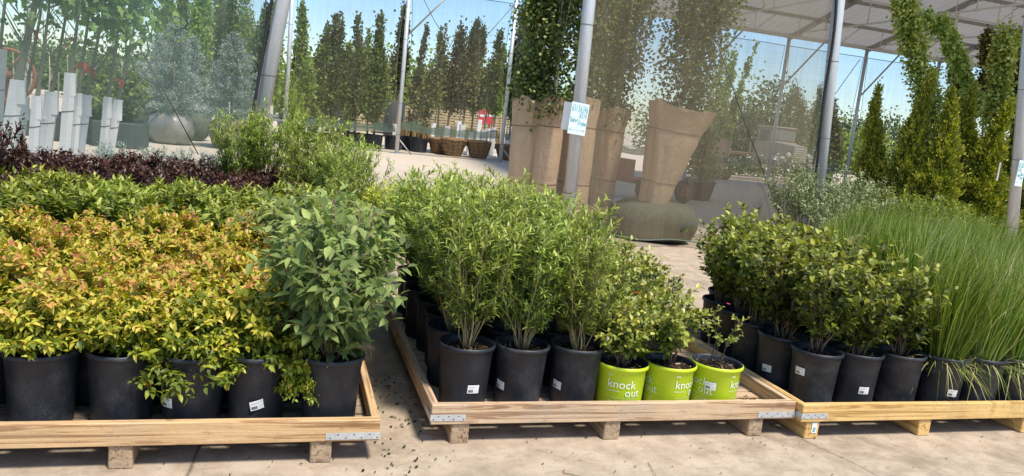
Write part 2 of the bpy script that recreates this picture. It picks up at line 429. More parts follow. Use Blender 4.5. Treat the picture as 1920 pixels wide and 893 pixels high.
# ------------------------------------------------------------------ foliage
TPL = {
 'full': ([(0, 0, 0), (.3, -1, .35), (.3, 0, 0), (.3, 1, .35), (.65, -.78, .3), (.65, 0, 0), (.65, .78, .3), (1, 0, 0)],
          [(0, 2, 1), (0, 3, 2), (1, 2, 5, 4), (2, 3, 6, 5), (4, 5, 7), (5, 6, 7)]),
 'simple': ([(0, 0, 0), (.45, -1, .3), (1, 0, 0), (.45, 1, .3)], [(0, 2, 1), (0, 3, 2)]),
 'round': ([(0, 0, 0), (.25, -.8, .1), (.65, -.95, .15), (1, 0, 0), (.65, .95, .15), (.25, .8, .1)], [(0, 3, 2, 1), (0, 5, 4, 3)]),
 'maple': ([(0, 0, 0), (.10, -.55, .1), (.32, -.42, .05), (.52, -1, .15), (.62, -.40, .05), (.72, -.45, .1), (1, 0, 0),
            (.72, .45, .1), (.62, .40, .05), (.52, 1, .15), (.32, .42, .05), (.10, .55, .1), (.4, 0, -.05)],
           [(12, 0, 1, 2), (12, 2, 3, 4), (12, 4, 5, 6), (12, 6, 7, 8), (12, 8, 9, 10), (12, 10, 11, 0)]),
}
def nrm(a): return a/(np.linalg.norm(a, axis=-1, keepdims=True)+1e-9)
class Fol:
    def __init__(s, seed): s.r = np.random.default_rng(seed); s.p = []; 
    def add(s, P, D, N, L, W, curl, age):
        n = len(P)
        f = lambda v: np.broadcast_to(np.asarray(v, float), (n,))
        s.p.append((P, nrm(D), N, f(L), f(W), f(curl), f(age)))
    def mesh(s, name, mat, tpl='full', smooth=True, zmin=None):
        P, D, N, L, W, C, A = [np.concatenate([q[i] for q in s.p]) for i in range(7)]
        N = nrm(N-(N*D).sum(1)[:, None]*D); S = np.cross(D, N)
        T, Fc = TPL[tpl]; T = np.array(T)
        V = (P[:, None] + D[:, None]*(L[:, None]*T[:, 0])[..., None] + S[:, None]*(W[:, None]*T[:, 1])[..., None]
             + N[:, None]*((W[:, None]*T[:, 2]) - (C*L)[:, None]*T[:, 0]**2)[..., None])
        n, k = len(P), len(T)
        fl = np.concatenate([np.array(f) for f in Fc]); sz = np.array([len(f) for f in Fc])
        loops = (np.arange(n)[:, None]*k+fl).ravel(); sizes = np.tile(sz, n)
        tone = np.repeat(s.r.random(n), k)
        age = np.clip(np.repeat(A, k), 0, 1)
        V = V.reshape(-1, 3)
        if zmin is not None: V[:, 2] = np.maximum(V[:, 2], zmin)
        return raw_mesh(name, V, sizes, loops, [mat], None, smooth, {'tone': tone, 'age': age})

def bez(a, b, c, n):
    t = np.linspace(0, 1, n)[:, None]
    return (1-t)**2*a+2*t*(1-t)*b+t*t*c
def on_path(pts, t):
    x = np.asarray(t)*(len(pts)-1); i = np.minimum(x.astype(int), len(pts)-2); f = (x-i)[:, None]
    p = pts[i]*(1-f)+pts[i+1]*f
    return p, nrm(pts[i+1]-pts[i])
def leaves_on(F, pts, t, L, W, ang, curl, age, lift=.0, jit=.25, opp=False):
    r = F.r; n = len(t)
    p, T = on_path(pts, t)
    e1 = nrm(np.cross(T, np.array([.3, .2, 1.]) + 0*T)); e2 = np.cross(T, e1)
    k = np.arange(n)
    az = (k//2*(math.pi/2)+(k % 2)*math.pi if opp else k*2.39996)+r.random()*6.28
    az = az+r.normal(0, .25, n)
    rad = np.cos(az)[:, None]*e1+np.sin(az)[:, None]*e2
    a = ang+r.normal(0, .18, n)
    D = T*np.cos(a)[:, None]+rad*np.sin(a)[:, None]+r.normal(0, jit*.4, (n, 3)); D[:, 2] += lift
    N = UP+T*.35+r.normal(0, jit, (n, 3))
    sc = r.uniform(.7, 1.15, n)
    F.add(p, D, N, L*sc, W*sc, curl+r.normal(0, .08, n), age+r.normal(0, .05, n))

def shrub(seed, nm, mat, smat, nst, H, R, z0, L, W, tw, twl, lpt, stem_r=.004, ang=.9, curl=.25, tpl='full', clear=.25, base=.04,
          up=.55, lift=.1, age0=.15, age1=.8, opp=False, twig_geo=True, stem_leaf=10, hmin=.8, dome=.35, droop=0., stemn=4, twup=.6, az_gap=None):
    F = Fol(seed); r = F.r; mb = MB()
    for i in range(nst):
        az = (i+r.random()*.8)*2.39996
        rr = R*math.sqrt((i+.5)/nst)*r.uniform(.85, 1.1)
        q = (rr/R)
        hz = H*(1-dome*q*q)*r.uniform(hmin, 1.04)
        dirv = np.array([math.cos(az), math.sin(az), 0])
        P0 = dirv*base*r.uniform(.2, 1)+np.array([0, 0, z0-.01])
        P2 = dirv*rr+np.array([0, 0, z0+hz-droop*q*H])
        P1 = dirv*rr*r.uniform(.35, .6)+np.array([0, 0, z0+hz*up])+np.append(r.normal(0, R*.08, 2), 0)
        pts = bez(P0, P1, P2, 9); pts[1:-1] += r.normal(0, .006, (7, 3))
        mb.tube(pts, stem_r*r.uniform(.8, 1.3), stem_r*.35, stemn)
        t = np.sort(r.uniform(max(clear, .3), 1, stem_leaf))
        leaves_on(F, pts, t, L*(1.05-.35*t), W*(1.05-.3*t), ang*.9, curl, age0+(age1-age0)*t**2, lift, opp=opp)
        for j in range(tw):
            tt = clear+(1-clear)*(j+r.random())/tw*.97
            p, T = on_path(pts, np.array([tt])); p, T = p[0], T[0]
            a2 = az+r.normal(0, 1.1) if r.random() < .65 else r.random()*6.28
            d = nrm(T*.45+np.array([math.cos(a2), math.sin(a2), twup*r.uniform(.3, 1.2)])*.8)
            ln = twl*r.uniform(.55, 1.15)*(1.1-.45*tt)
            e = p+d*ln; mid = p+d*ln*.5+np.array([0, 0, -.05*ln])
            e = e+np.array([0, 0, (.25*twup-.18)*ln])
            tp = bez(p, mid, e, 5)
            if twig_geo: mb.tube(tp, stem_r*.45, stem_r*.2, 3, cap=False)
            n = max(3, int(lpt*r.uniform(.7, 1.2)*(1.1-.3*tt)))
            t2 = np.linspace(.12, 1, n)
            hrel = (p[2]-z0)/H
            leaves_on(F, tp, t2, L*(1.08-.4*t2), W*(1.05-.35*t2), ang, curl, age0+(age1-age0)*(.35*hrel+.65*hrel*t2)+.08*t2, lift, opp=opp)
    return F.mesh(nm+'_foliage', mat, tpl), mb.mesh(nm+'_stems', smat)

def flowers(mb_list, n, seed, R, H, z0, mat, size=.018):
    r = np.random.default_rng(seed); mb = MB()
    for i in range(n):
        a = r.random()*6.28; rr = R*r.uniform(.5, 1); z = z0+H*r.uniform(.6, 1.0)
        c = np.array([rr*math.cos(a), rr*math.sin(a), z])
        for k in range(9):
            b = k*2.4; tilt = .3+.09*k
            d = np.array([math.cos(b)*math.cos(tilt), math.sin(b)*math.cos(tilt), math.sin(tilt)]); s_ = np.array([-math.sin(b), math.cos(b), 0])
            L = size*(1.1-.05*k)
            mb.add([c, c+d*L*.6-s_*L*.5, c+d*L, c+d*L*.6+s_*L*.5], [(0, 1, 2, 3)], 0, True)
    return mb.mesh('rose_bloom', mat)

# ---- pots
def pot_mesh(nm, rt, rb, h, mats, lip=.008):
    mb = MB()
    prof = [(rb*.5, 0), (rb-.004, 0), (rb, .006), (rb+.001, .02), (rt-.006, h*.80), (rt-.0055, h*.803), (rt-.002, h-.030), (rt+.001, h-.024), (rt+lip, h-.02), (rt+lip+.002, h-.012), (rt+lip, h-.003), (rt+lip-.004, h)]
    mb.lathe(prof, 40, 0)
    mb.lathe([(rt+lip-.004, h), (rt-.003, h-.002), (rt-.009, h-.014), (rb+.75*(rt-rb)-.012, h*.72)], 40, len(mats)-1)
    return mb.mesh(nm, mats)
def soil_mesh(nm, r, z, seed, n=230):
    rg = np.random.default_rng(seed); mb = MB()
    k = 20; vs = [(0, 0, z+.012)]; fs = []
    for ring, q in enumerate((.35, .7, 1.)):
        for j in range(k):
            a = j*2*math.pi/k; vs.append((r*q*math.cos(a), r*q*math.sin(a), z+rg.normal(0, .004)+.008*(1-q)))
    for j in range(k): fs.append((0, 1+j, 1+(j+1) % k))
    for ring in range(2):
        for j in range(k):
            a, b = 1+ring*k+j, 1+ring*k+(j+1) % k; fs.append((a, a+k, b+k, b))
    mb.add(vs, fs, 0, False, .15)
    for i in range(n):
        q = r*.97*math.sqrt(rg.random()); a = rg.random()*6.28
        c = np.array([q*math.cos(a), q*math.sin(a), z+.008*(1-q/r)+rg.uniform(.003, .013)])
        d = nrm(np.append(rg.normal(0, 1, 2), rg.normal(0, .35))); s_ = nrm(np.cross(d, UP+rg.normal(0, .4, 3)))
        L, W = rg.uniform(.006, .02), rg.uniform(.002, .005)
        mb.add([c-d*L-s_*W, c+d*L-s_*W*.6, c+d*L+s_*W, c-d*L+s_*W*.7], [(0, 1, 2, 3)], 0, False, rg.random()**1.4)
    return mb.mesh(nm, M['soil'])
def sticker_mesh(rt, rb, h, zc, w=.062, hh=.044):
    """curved paper label on the side of a pot, centred at angle 0"""
    mb = MB()
    def P(u, v, off): 
        z = zc+v; rr = rb+(rt-rb)*z/h+off; a = u/rr
        return (rr*math.cos(a), rr*math.sin(a), z)
    def patch(u0, u1, v0, v1, off, mi, n=6):
        vs = []; fs = []
        for i in range(n+1):
            u = u0+(u1-u0)*i/n; vs += [P(u, v0, off), P(u, v1, off)]
        for i in range(n): fs.append((2*i, 2*i+2, 2*i+3, 2*i+1))
        mb.add(vs, fs, mi)
    patch(-w/2, w/2, -hh/2, hh/2, .0022, 0)
    u = -w*.42
    rg = np.random.default_rng(5)
    while u < -w*.02:
        b = rg.uniform(.0009, .0022); patch(u, u+b, -hh*.38, -hh*.05, .003, 1, 1); u += b+rg.uniform(.0006, .0016)
    patch(-w*.42, w*.36, hh*.28, hh*.31, .003, 2, 4); patch(-w*.42, w*.1, hh*.17, hh*.20, .003, 2, 4)
    for k in range(10):
        a0, a1 = k*.628, k*.628+.4
        c = (w*.24, -hh*.2); r_ = hh*.16
        vs = [P(c[0]+r_*q*math.cos(a), c[1]+r_*q*math.sin(a), .003) for q in (1, .8) for a in (a0, a1)]
        mb.add(vs, [(0, 1, 3, 2)], 2)
    return mb.mesh('pot_sticker', [M['paper_label'], M['ink_black'], M['ink_grey']])
PT, PB, PH = .141, .121, .328
POT = pot_mesh('black_pot', PT, PB, PH, [M['pot'], M['pot']])
STICK = [sticker_mesh(PT, PB, PH, z) for z in (.115, .20)]
SOIL = [soil_mesh('soil_%d' % i, PT-.008, PH-.045, i) for i in range(3)]
LT, LB, LH = .141, .127, .245
LPOT = pot_mesh('lime_pot', LT, LB, LH, [M['lime'], M['pot']])
LSTICK = sticker_mesh(LT, LB, LH, .135)
LSOIL = [soil_mesh('lime_soil_%d' % i, LT-.008, LH-.04, 10+i) for i in range(3)]

def text_geo(body, size, shear=0.):
    cu = bpy.data.curves.new('lettering', 'FONT'); cu.body = body; cu.size = size; cu.shear = shear; cu.resolution_u = 3
    ob = bpy.data.objects.new('lettering', cu); COL.objects.link(ob)
    dg = bpy.context.evaluated_depsgraph_get(); dg.update()
    me = ob.evaluated_get(dg).to_mesh()
    V = [tuple(v.co) for v in me.vertices]; F = [tuple(p.vertices) for p in me.polygons]
    ob.evaluated_get(dg).to_mesh_clear()
    bpy.data.objects.remove(ob); bpy.data.curves.remove(cu)
    return V, F
def lime_print():
    mb = MB()
    def put(V, F, u0, v0, a0, sx=1.):
        vs = []
        for x, y, _ in V:
            z = v0+y; rr = LB+(LT-LB)*z/LH+.0016; a = a0+(u0+x*sx)/.136
            vs.append((rr*math.cos(a), rr*math.sin(a), z))
        mb.add(vs, F, 0)
    tk, to = text_geo('knock', .066), text_geo('out', .066)
    tt, tf = text_geo('the', .020), text_geo('family of roses', .0125)
    te = text_geo('Roses for EVERYONE', .0165, .12)
    for a0 in (0.,):
        put(*tk, 0, .130, a0, .98); put(*to, .100, .084, a0, .98)
        put(*tt, .0, .194, a0); put(*tf, 0, .108, a0)
        put(*te, .012, .046, a0)
        for v in (.073, .035):
            n = 10; L = .16
            vs = []
            for i in range(n+1):
                for w in (0, .0012):
                    vs.append((.012+L*i/n, w, 0))
            put(vs, [(2*i, 2*i+2, 2*i+3, 2*i+1) for i in range(n)], 0, v, a0)
    return mb.mesh('pot_print', M['ink_white'])
LPRINT = lime_print()

# ---- shrub kinds (each with a few variants)
Z0 = PH-.045
K = {}
K['spirea'] = [shrub(20+i, 'spirea', M['spirea'], M['stem'], 24, .36, .20, Z0, .047, .0115, 11, .11, 11, .0026, .95, .25, clear=.15, up=.8, age0=.0, age1=.82, twig_geo=False, dome=.70, droop=.15, twup=.42) for i in range(4)]
K['spirea_low'] = [shrub(26+i, 'spirea_low', M['spirea'], M['stem'], 28, .36, .23, Z0, .052, .0125, 11, .12, 10, .0026, .95, .25, clear=.12, up=.85, age0=-.02, age1=.58, twig_geo=False, dome=.8, droop=.36, twup=.25) for i in range(2)]
K['elder'] = [shrub(30+i, 'elder', M['elder'], M['stem'], 17, .84, .34, Z0, .094, .021, 9, .23, 9, .0055, .85, .28, clear=.10, up=.6, lift=-.08, age0=.1, age1=.78, opp=True, dome=.42, base=.025, twup=.2, stem_leaf=8) for i in range(3)]
K['willow'] = [shrub(40+i, 'narrow', M['willow'], M['stem_green'], 18, .82, .26, Z0, .056, .0068, 14, .15, 13, .0036, .75, .25, clear=.19, up=.45, lift=.12, age0=.08, age1=.86, dome=.24, base=.03, twup=.75, stem_leaf=14) for i in range(4)]
K['rose'] = [shrub(50+i, 'rose', M['rose'], M['stem'], 14, .34, .20, LH-.04, .042, .0145, 8, .12, 8, .0035, .95, .15, clear=.16, up=.55, age0=.1, age1=.9, dome=.45, droop=.08, opp=True, twup=.4) for i in range(3)]
K['rose_thin'] = [shrub(56, 'rose_thin', M['rose'], M['stem_dark'], 5, .36, .17, LH-.04, .034, .0115, 4, .09, 7, .0042, .9, .15, clear=.45, up=.5, age0=.2, age1=.7, dome=.2, opp=True, twup=.5, stem_leaf=5)]
K['holly'] = [shrub(60+i, 'holly', M['holly'], M['stem'], 13, .60, .22, Z0, .056, .0175, 9, .15, 8, .0036, .9, .12, clear=.12, up=.5, lift=.1, age0=.05, age1=.88, dome=.35, base=.04, twup=.55, stem_leaf=12) for i in range(4)]
K['weigela'] = [shrub(70+i, 'weigela', M['weigela'], M['stem'], 18, .40, .24, Z0, .078, .0125, 7, .12, 10, .003, .8, .3, 'full', clear=.3, up=.6, lift=.12, age0=.05, age1=.88, dome=.35, twig_geo=False, twup=.9) for i in range(3)]
K['burgundy'] = [shrub(80+i, 'burgundy', M['burgundy'], M['stem_dark'], 18, .42, .26, Z0, .062, .014, 7, .13, 10, .003, .85, .2, 'simple', clear=.25, up=.6, age0=.1, age1=.7, dome=.35, twig_geo=False, twup=.9) for i in range(3)]
K['silver'] = [shrub(85+i, 'silver', M['silver'], M['stem'], 20, .34, .26, Z0, .035, .006, 7, .09, 9, .003, .8, .2, 'simple', clear=.3, up=.7, dome=.5, twig_geo=False) for i in range(2)]
K['varieg'] = [shrub(90+i, 'varieg', M['varieg'], M['stem_dark'], 18, .80, .36, Z0, .055, .013, 8, .20, 9, .004, .9, .25, 'simple', clear=.25, up=.6, dome=.45, age0=.3, age1=.7, twig_geo=False) for i in range(2)]
K['lime_leaf'] = [shrub(95, 'lime', M['lime_leaf'], M['stem'], 18, .32, .22, Z0, .04, .009, 6, .09, 9, .003, .9, .25, 'simple', clear=.2, up=.7, dome=.5, twig_geo=False)]
K['mixed'] = [shrub(97+i, 'mixed', M['weigela'], M['stem'], 16, .72, .34, Z0, .08, .015, 7, .18, 9, .004, .85, .25, 'simple', clear=.25, up=.6, dome=.4, age0=.0, age1=.65, twig_geo=False) for i in range(2)]

def grass_kind(seed, n=760, H=.85, Rr=.27, lean=(.05, -.05)):
    r = np.random.default_rng(seed); k = 7
    t = np.linspace(0, 1, k)
    az = r.random(n)*6.283; b = .10*np.sqrt(r.random(n)); tw = r.normal(0, .05, (n, 2))
    h = H*r.uniform(.55, 1.05, n); out = Rr*r.uniform(.1, 1, n)**1.3; dr = r.uniform(0, .55, n)*h*(out/Rr)**1.5
    low = r.random(n) < .065
    h[low] *= .33; out[low] = r.uniform(.17, .30, low.sum()); dr[low] = h[low]*r.uniform(.9, 1.9, low.sum())
    w = r.uniform(.0014, .0042, n)
    dx, dy = np.cos(az), np.sin(az)
    P = np.zeros((n, k, 3))
    P[..., 0] = (b*dx)[:, None]+dx[:, None]*out[:, None]*t**1.8+lean[0]*h[:, None]*t**2
    P[..., 1] = (b*dy)[:, None]+dy[:, None]*out[:, None]*t**1.8+lean[1]*h[:, None]*t**2
    th = r.random(n) < .16; h[th] = r.uniform(.05, .17, th.sum()); out[th] = r.uniform(.02, .12, th.sum()); low = low | th
    P[..., 0] += tw[:, :1]*np.sin(t*3.1)*h[:, None]; P[..., 1] += tw[:, 1:]*np.sin(t*3.1)*h[:, None]
    P[..., 2] = Z0-.01+h[:, None]*t*1.05-dr[:, None]*t**3
    sx, sy = -dy+r.normal(0, .4, n), dx+r.normal(0, .4, n)
    S = nrm(np.stack([sx, sy, r.normal(0, .2, n)], 1))
    wt = (w[:, None]*np.array([.7, 1, 1, .95, .8, .5, .08]))[..., None]*S[:, None]
    V = np.stack([P-wt, P+wt], 2).reshape(-1, 3)
    q = np.array([[2*i, 2*i+1, 2*i+3, 2*i+2] for i in range(k-1)]).ravel()
    loops = (np.arange(n)[:, None]*(2*k)+q).ravel(); sizes = np.full(n*(k-1), 4)
    tone = np.repeat(r.random(n), 2*k)
    age = np.repeat(np.where((low & (r.random(n) < .35)) | (th & (r.random(n) < .8)) | (r.random(n) < .03), 1., np.clip(.25+.45*(h/H)-.1, 0, .75)), 2*k).reshape(n, k, 2)
    age = age+(np.array([.1, 0, 0, 0, .03, .08, .12])[None, :, None])*0.8
    # dead thatch at the base
    return raw_mesh('grass_blades', V, sizes, loops, [M['grass']], None, True, {'tone': tone, 'age': np.clip(age, 0, 1).ravel()})
K['grass'] = [(grass_kind(200+i), None) for i in range(4)]

CNT = {}
def potted(kind, name, cat, label, group, x, y, z=0.0, rz=None, var=None, sc=1., pot='black', stick=None, soil=True, hs=1., lean=None):
    rz = random.random()*6.28 if rz is None else rz
    e = thing(name, label, cat, (x, y, z), 0, group)
    if lean: e.rotation_euler = (lean[0], lean[1], 0)
    vs = K[kind]; CNT[kind] = CNT.get(kind, -1)+1
    fo, st = vs[(CNT[kind] if var is None else var) % len(vs)]
    if pot == 'black':
        p = link('pot', POT, e, rot=(0, 0, rz))
        if stick: link('label_sticker', STICK[stick[1]], p, rot=(stick[2] if len(stick) > 2 else random.uniform(-.09, .09), 0, stick[0]-rz))
        if soil: link('soil', SOIL[CNT[kind] % 3], e, rot=(0, 0, rz*1.7))
        zz = 0
    elif pot == 'lime':
        p = link('pot', LPOT, e)
        for k_ in range(3): link('printed_lettering', LPRINT, p, rot=(0, 0, rz+k_*2*math.pi/3))
        if stick: link('label_sticker', LSTICK, p, rot=(0, 0, stick[0]))
        link('soil', LSOIL[CNT[kind] % 3], e, rot=(0, 0, rz*1.7))
        rz = random.random()*6.28
    elif pot == 'lime_plain':
        p = link('pot', LPOT, e)
    if st: link('stems', st, e, rot=(0, 0, rz+1), scale=(sc, sc, hs))
    f = link('foliage', fo, e, rot=(0, 0, rz+1 if st else random.uniform(-.5, .5)), scale=(sc, sc, hs))
    return e

# ------------------------------------------------------------------ sky and sun
SUN_EL, SUN_AZ = 62., 150.      # azimuth the light comes from, clockwise from +Y
w = bpy.data.worlds.new('World'); SC.world = w; w.use_nodes = True
nt = w.node_tree; nt.nodes.clear()
wo = nt.nodes.new('ShaderNodeOutputWorld'); bg = nt.nodes.new('ShaderNodeBackground')
sky = nt.nodes.new('ShaderNodeTexSky'); sky.sky_type = 'NISHITA'; sky.sun_disc = False
sky.sun_elevation = R_(SUN_EL); sky.sun_rotation = R_(SUN_AZ)
sky.air_density = 1.0; sky.dust_density = .6; sky.ozone_density = 2.2
tc = nt.nodes.new('ShaderNodeTexCoord'); mp = nt.nodes.new('ShaderNodeMapping'); mp.inputs['Scale'].default_value = (1., 1., 2.6)
nz = nt.nodes.new('ShaderNodeTexNoise'); nz.inputs['Scale'].default_value = 2.3; nz.inputs['Detail'].default_value = 8; nz.inputs['Roughness'].default_value = .58
rp = nt.nodes.new('ShaderNodeValToRGB'); rp.color_ramp.elements[0].position = .54; rp.color_ramp.elements[1].position = .80
mx = nt.nodes.new('ShaderNodeMix'); mx.data_type = 'RGBA'
mx.inputs[7].default_value = (7.0, 7.1, 7.3, 1)
L_ = nt.links.new
L_(tc.outputs['Generated'], mp.inputs[0]); L_(mp.outputs[0], nz.inputs['Vector']); L_(nz.outputs['Fac'], rp.inputs['Fac'])
L_(rp.outputs['Color'], mx.inputs[0]); hv = nt.nodes.new('ShaderNodeHueSaturation'); hv.inputs['Saturation'].default_value = 1.2; hv.inputs['Value'].default_value = .95; L_(sky.outputs[0], hv.inputs['Color']); L_(hv.outputs[0], mx.inputs[6]); L_(mx.outputs[2], bg.inputs['Color'])
bg.inputs['Strength'].default_value = .11
L_(bg.outputs[0], wo.inputs['Surface'])
sl = bpy.data.lights.new('sun', 'SUN'); sl.energy = 3.0; sl.angle = R_(10); sl.color = (1, .93, .81)
so = bpy.data.objects.new('sun', sl); COL.objects.link(so)
dv = Vector((math.sin(R_(SUN_AZ))*math.cos(R_(SUN_EL)), math.cos(R_(SUN_AZ))*math.cos(R_(SUN_EL)), math.sin(R_(SUN_EL))))
so.rotation_euler = dv.to_track_quat('Z', 'Y').to_euler()
so.location = (0, 0, 30)
SC.view_settings.view_transform = 'Standard'; SC.view_settings.look = 'None'
SC.view_settings.exposure = .95; SC.view_settings.gamma = 1.0

# ------------------------------------------------------------------ ground
mb = MB(); mb.add([(-600, -40, 0), (700, -40, 0), (700, 900, 0), (-600, 900, 0)], [(0, 1, 2, 3)])
tag(link('ground', mb.mesh('ground', M['ground'])), 'worn beige concrete and dirt yard under the whole nursery', None, None, 'structure')

def ordn(i): return ['first', 'second', 'third', 'fourth', 'fifth', 'sixth', 'seventh', 'eighth', 'ninth', 'tenth', 'eleventh', 'twelfth', 'thirteenth'][i]

# ------------------------------------------------------------------ pallets
def rotk(m, o, a): return m
def pallet(label, x0, x1, y0, y1, wk, wdeck, runners, rmat, skew=0., tagged=False, bracket_len=.24):
    e = thing('wooden_pallet', label, 'pallet', (x0, y0, 0), skew, 'wooden pallets under the potted plants')
    Wd, D = x1-x0, y1-y0
    zb, zt, th = .106, .209, .038
    def part(nm, lo, hi, mat, bev=.004):
        m = MB(); m.box(lo, hi, 0, bev); return link(nm, m.mesh(nm, mat), e)
    part('front_board', (0, 0, zb), (Wd, th, zt), M[wk+'x'])
    part('side_board', (.001, th+.002, zb+.002), (th, D-th-.002, zt-.002), M[wk+'y'])
    part('side_board', (Wd-th, th+.002, zb+.002), (Wd-.001, D-th-.002, zt-.002), M[wk+'y'])
    part('back_board', (0, D-th, zb), (Wd, D, zt), M[wk+'x'])
    m = MB(); y = th+.01; bw = .088
    while y+bw < D-th:
        m.box((th+.003, y, zb+.004), (Wd-th-.003, y+bw, zb+.024), 0, .002, jit=.0012); y += bw+.018
    link('deck', m.mesh('deck', M[wdeck+'x']), e)
    for rx in runners:
        part('runner', (rx-.046, .012, .0), (rx+.046, D-.03, zb-.001), M[rmat], .005)
    for side in (0, 1):
        m = MB(); z = .142 if side == 0 else .132
        h = .032
        xa, xb = (-.003, bracket_len*.72) if side == 0 else (Wd-bracket_len, Wd+.003)
        m.box((xa, -.003, z-h/2), (xb, -.0005, z+h/2), 0)
        xs = (-.003, -.0005) if side == 0 else (Wd+.0005, Wd+.003)
        m.box((xs[0], -.0028, z-h/2), (xs[1], .14, z+h/2), 0)
        n = 7
        for k in range(n):
            cx = xa+(xb-xa)*(k+.6)/n; cz = z+(.008 if k % 2 else -.008)
            m.add([(cx+.0035*math.cos(a), -.0042, cz+.0035*math.sin(a)) for a in np.arange(6)*1.047], [(5, 4, 3, 2, 1, 0)], 1)
        link('corner_strap', m.mesh('corner_strap', [M['galv'], M['wire']]), e)
    if tagged:
        m = MB(); m.box((.088, .008, .036), (.121, .0115, .098), 0, 0)
        m.box((.096, .0065, .044), (.113, .0075, .07), 1, 0)
        link('paper_tag', m.mesh('paper_tag', [M['paper_label'], M['ink_grey']]), e, rot=(0, 0, 0))
    return e
pallet('long pale pallet under the golden spireas at the left edge', -1.66, .455, 3.222, 5.34, 'wood_a', 'wood_d', (.26, 1.045, 1.86), 'wood_foot')
pallet('weathered pallet carrying lime green and black pots', .72, 2.815, 3.385, 5.48, 'wood_b', 'wood_b', (.155, .98, 1.86), 'wood_foot')
pallet('fresh yellow pine pallet under glossy shrubs and tall grass', 2.825, 4.93, 3.335, 5.45, 'wood_c', 'wood_d', (.095, .90, 1.72), 'wood_cy', tagged=True)
ZD = .131   # deck top

# ------------------------------------------------------------------ left pallet: spireas and elders
GS, GE = 'golden spireas packed on the left pallet', 'tall compound leaved shrubs at the right end of the left pallet'
fx = [-1.27, -.965, -.655, -.365, -.095]
front_lab = ['golden spirea in black pot cut off by the left photo edge', 'yellow green spirea in the leftmost full pot of the left pallet',
             'bushy golden spirea spilling over the second full pot of the left pallet', 'light yellow spirea trailing low over the third pot of the left pallet',
             'golden spirea in the crooked stickered pot beside the big leafy shrub']
vc = -2.85   # angle facing the camera side
for i, x in enumerate(fx):
    st = None
    if i == 4: st = (-1.30, 0, .22)
    if i == 3: st = (-2.35, 0)
    potted('spirea_low' if i >= 3 else 'spirea', 'potted_spirea', 'shrub', front_lab[i], GS, x, 3.44+(.01*i % .03), ZD, stick=st, sc=1.05 if i != 3 else .95, hs=1.0 if i != 3 else .93, var=None)
    if i == 4:
        e = [o for o in COL.objects if o.get('label') == front_lab[4]][0]
        link('trailing_shoot', K['spirea_low'][1][0], e, (.165, -.085, -.02), (.1, .1, 1.2), (.50, .45, .62))
for row in range(1, 7):
    cn = -1
    for c in range(6):
        x = -1.46+.292*c+(.04 if row % 2 else -.03)
        if c == 5 and row in (6,): continue
        if x < -1.62+.02 or x < -1.05-.31*(3.44+row*.29-3.3)-.25: continue
        y = 3.44+row*.292; cn += 1
        potted('spirea', 'potted_spirea', 'shrub', 'golden orange spirea, %s row back on left pallet, %s pot from left' % (ordn(row), ordn(cn)), GS,
               x+random.uniform(-.02, .02), y+random.uniform(-.02, .02), ZD, sc=random.uniform(.92, 1.12), hs=random.uniform(.94, 1.14), soil=False)
# low shoot spilling between pots
potted('elder', 'potted_elder', 'shrub', 'big dusty green compound leaved shrub in the corner pot of the left pallet', GE, .235, 3.42, ZD, rz=2.2, var=0, sc=1.04, hs=.97)
for i, (x, y, s, h) in enumerate([(.25, 4.02, 1.0, .90), (.27, 4.62, 1.12, .84), (.26, 5.12, 1.2, .80), (-.06, 4.95, .9, .76)]):
    potted('elder', 'potted_elder', 'shrub', ['leafy green shrub directly behind the big corner shrub', 'leafy green shrub in the middle of the left pallet right edge',
           'leafy green shrub at the far right corner of the left pallet', 'leafy green shrub at the far edge of the left pallet among golden spireas'][i], GE, x, y, ZD, var=1+i, sc=s, hs=h, soil=False)

# ------------------------------------------------------------------ middle pallet: narrow leaved shrubs and roses
GW, GR = 'narrow leaved green shrubs on the middle pallet', 'roses in lime green pots on the middle pallet'
wl = ['narrow leaved upright shrub in black pot at the left front of the middle pallet', 'narrow leaved shrub in the second black pot of the middle pallet', 'narrow leaved shrub in black pot beside the lime green pots']
for i, x in enumerate((.925, 1.225, 1.54)):
    potted('willow', 'potted_narrow_leaf_shrub', 'shrub', wl[i], GW, x, 3.62, ZD, stick=[(-1.42, 0), (-2.75, 0), (-2.75, 0)][i], var=i, sc=[.95, .95, .95][i], hs=[1.03, .98, .95][i])
for row in range(1, 7):
    for c in range(3):
        y = 3.62+row*.292
        potted('willow', 'potted_narrow_leaf_shrub', 'shrub', 'narrow leaved green shrub on the middle pallet, %s row back, %s from the left' % (ordn(row), ordn(c)), GW,
               [.93, 1.225, 1.54][c]+random.uniform(-.02, .02), y, ZD, sc=random.uniform(1, 1.15)*(1.12 if c == 0 else 1), hs=random.uniform(.95, 1.08), soil=False)
rl = ['yellowish rose bush in the leftmost lime green pot', 'fuller rose bush in the middle lime green pot', 'sparse rose with bare canes in the rightmost lime green pot']
for i, x in enumerate((1.80, 2.095, 2.395)):
    va = math.atan2(-3.6, -x)     # direction from the pot to the camera
    a_start = [R_(-27), R_(19), R_(41)][i]
    potted(['rose', 'rose', 'rose_thin'][i], 'potted_rose', 'rose', rl[i], GR, x, 3.585, ZD, rz=va+a_start, pot='lime', stick=(va-.12, 0) if i == 2 else None, sc=[1.1, 1.12, .95][i], hs=[1.12, 1.25, 1.0][i])
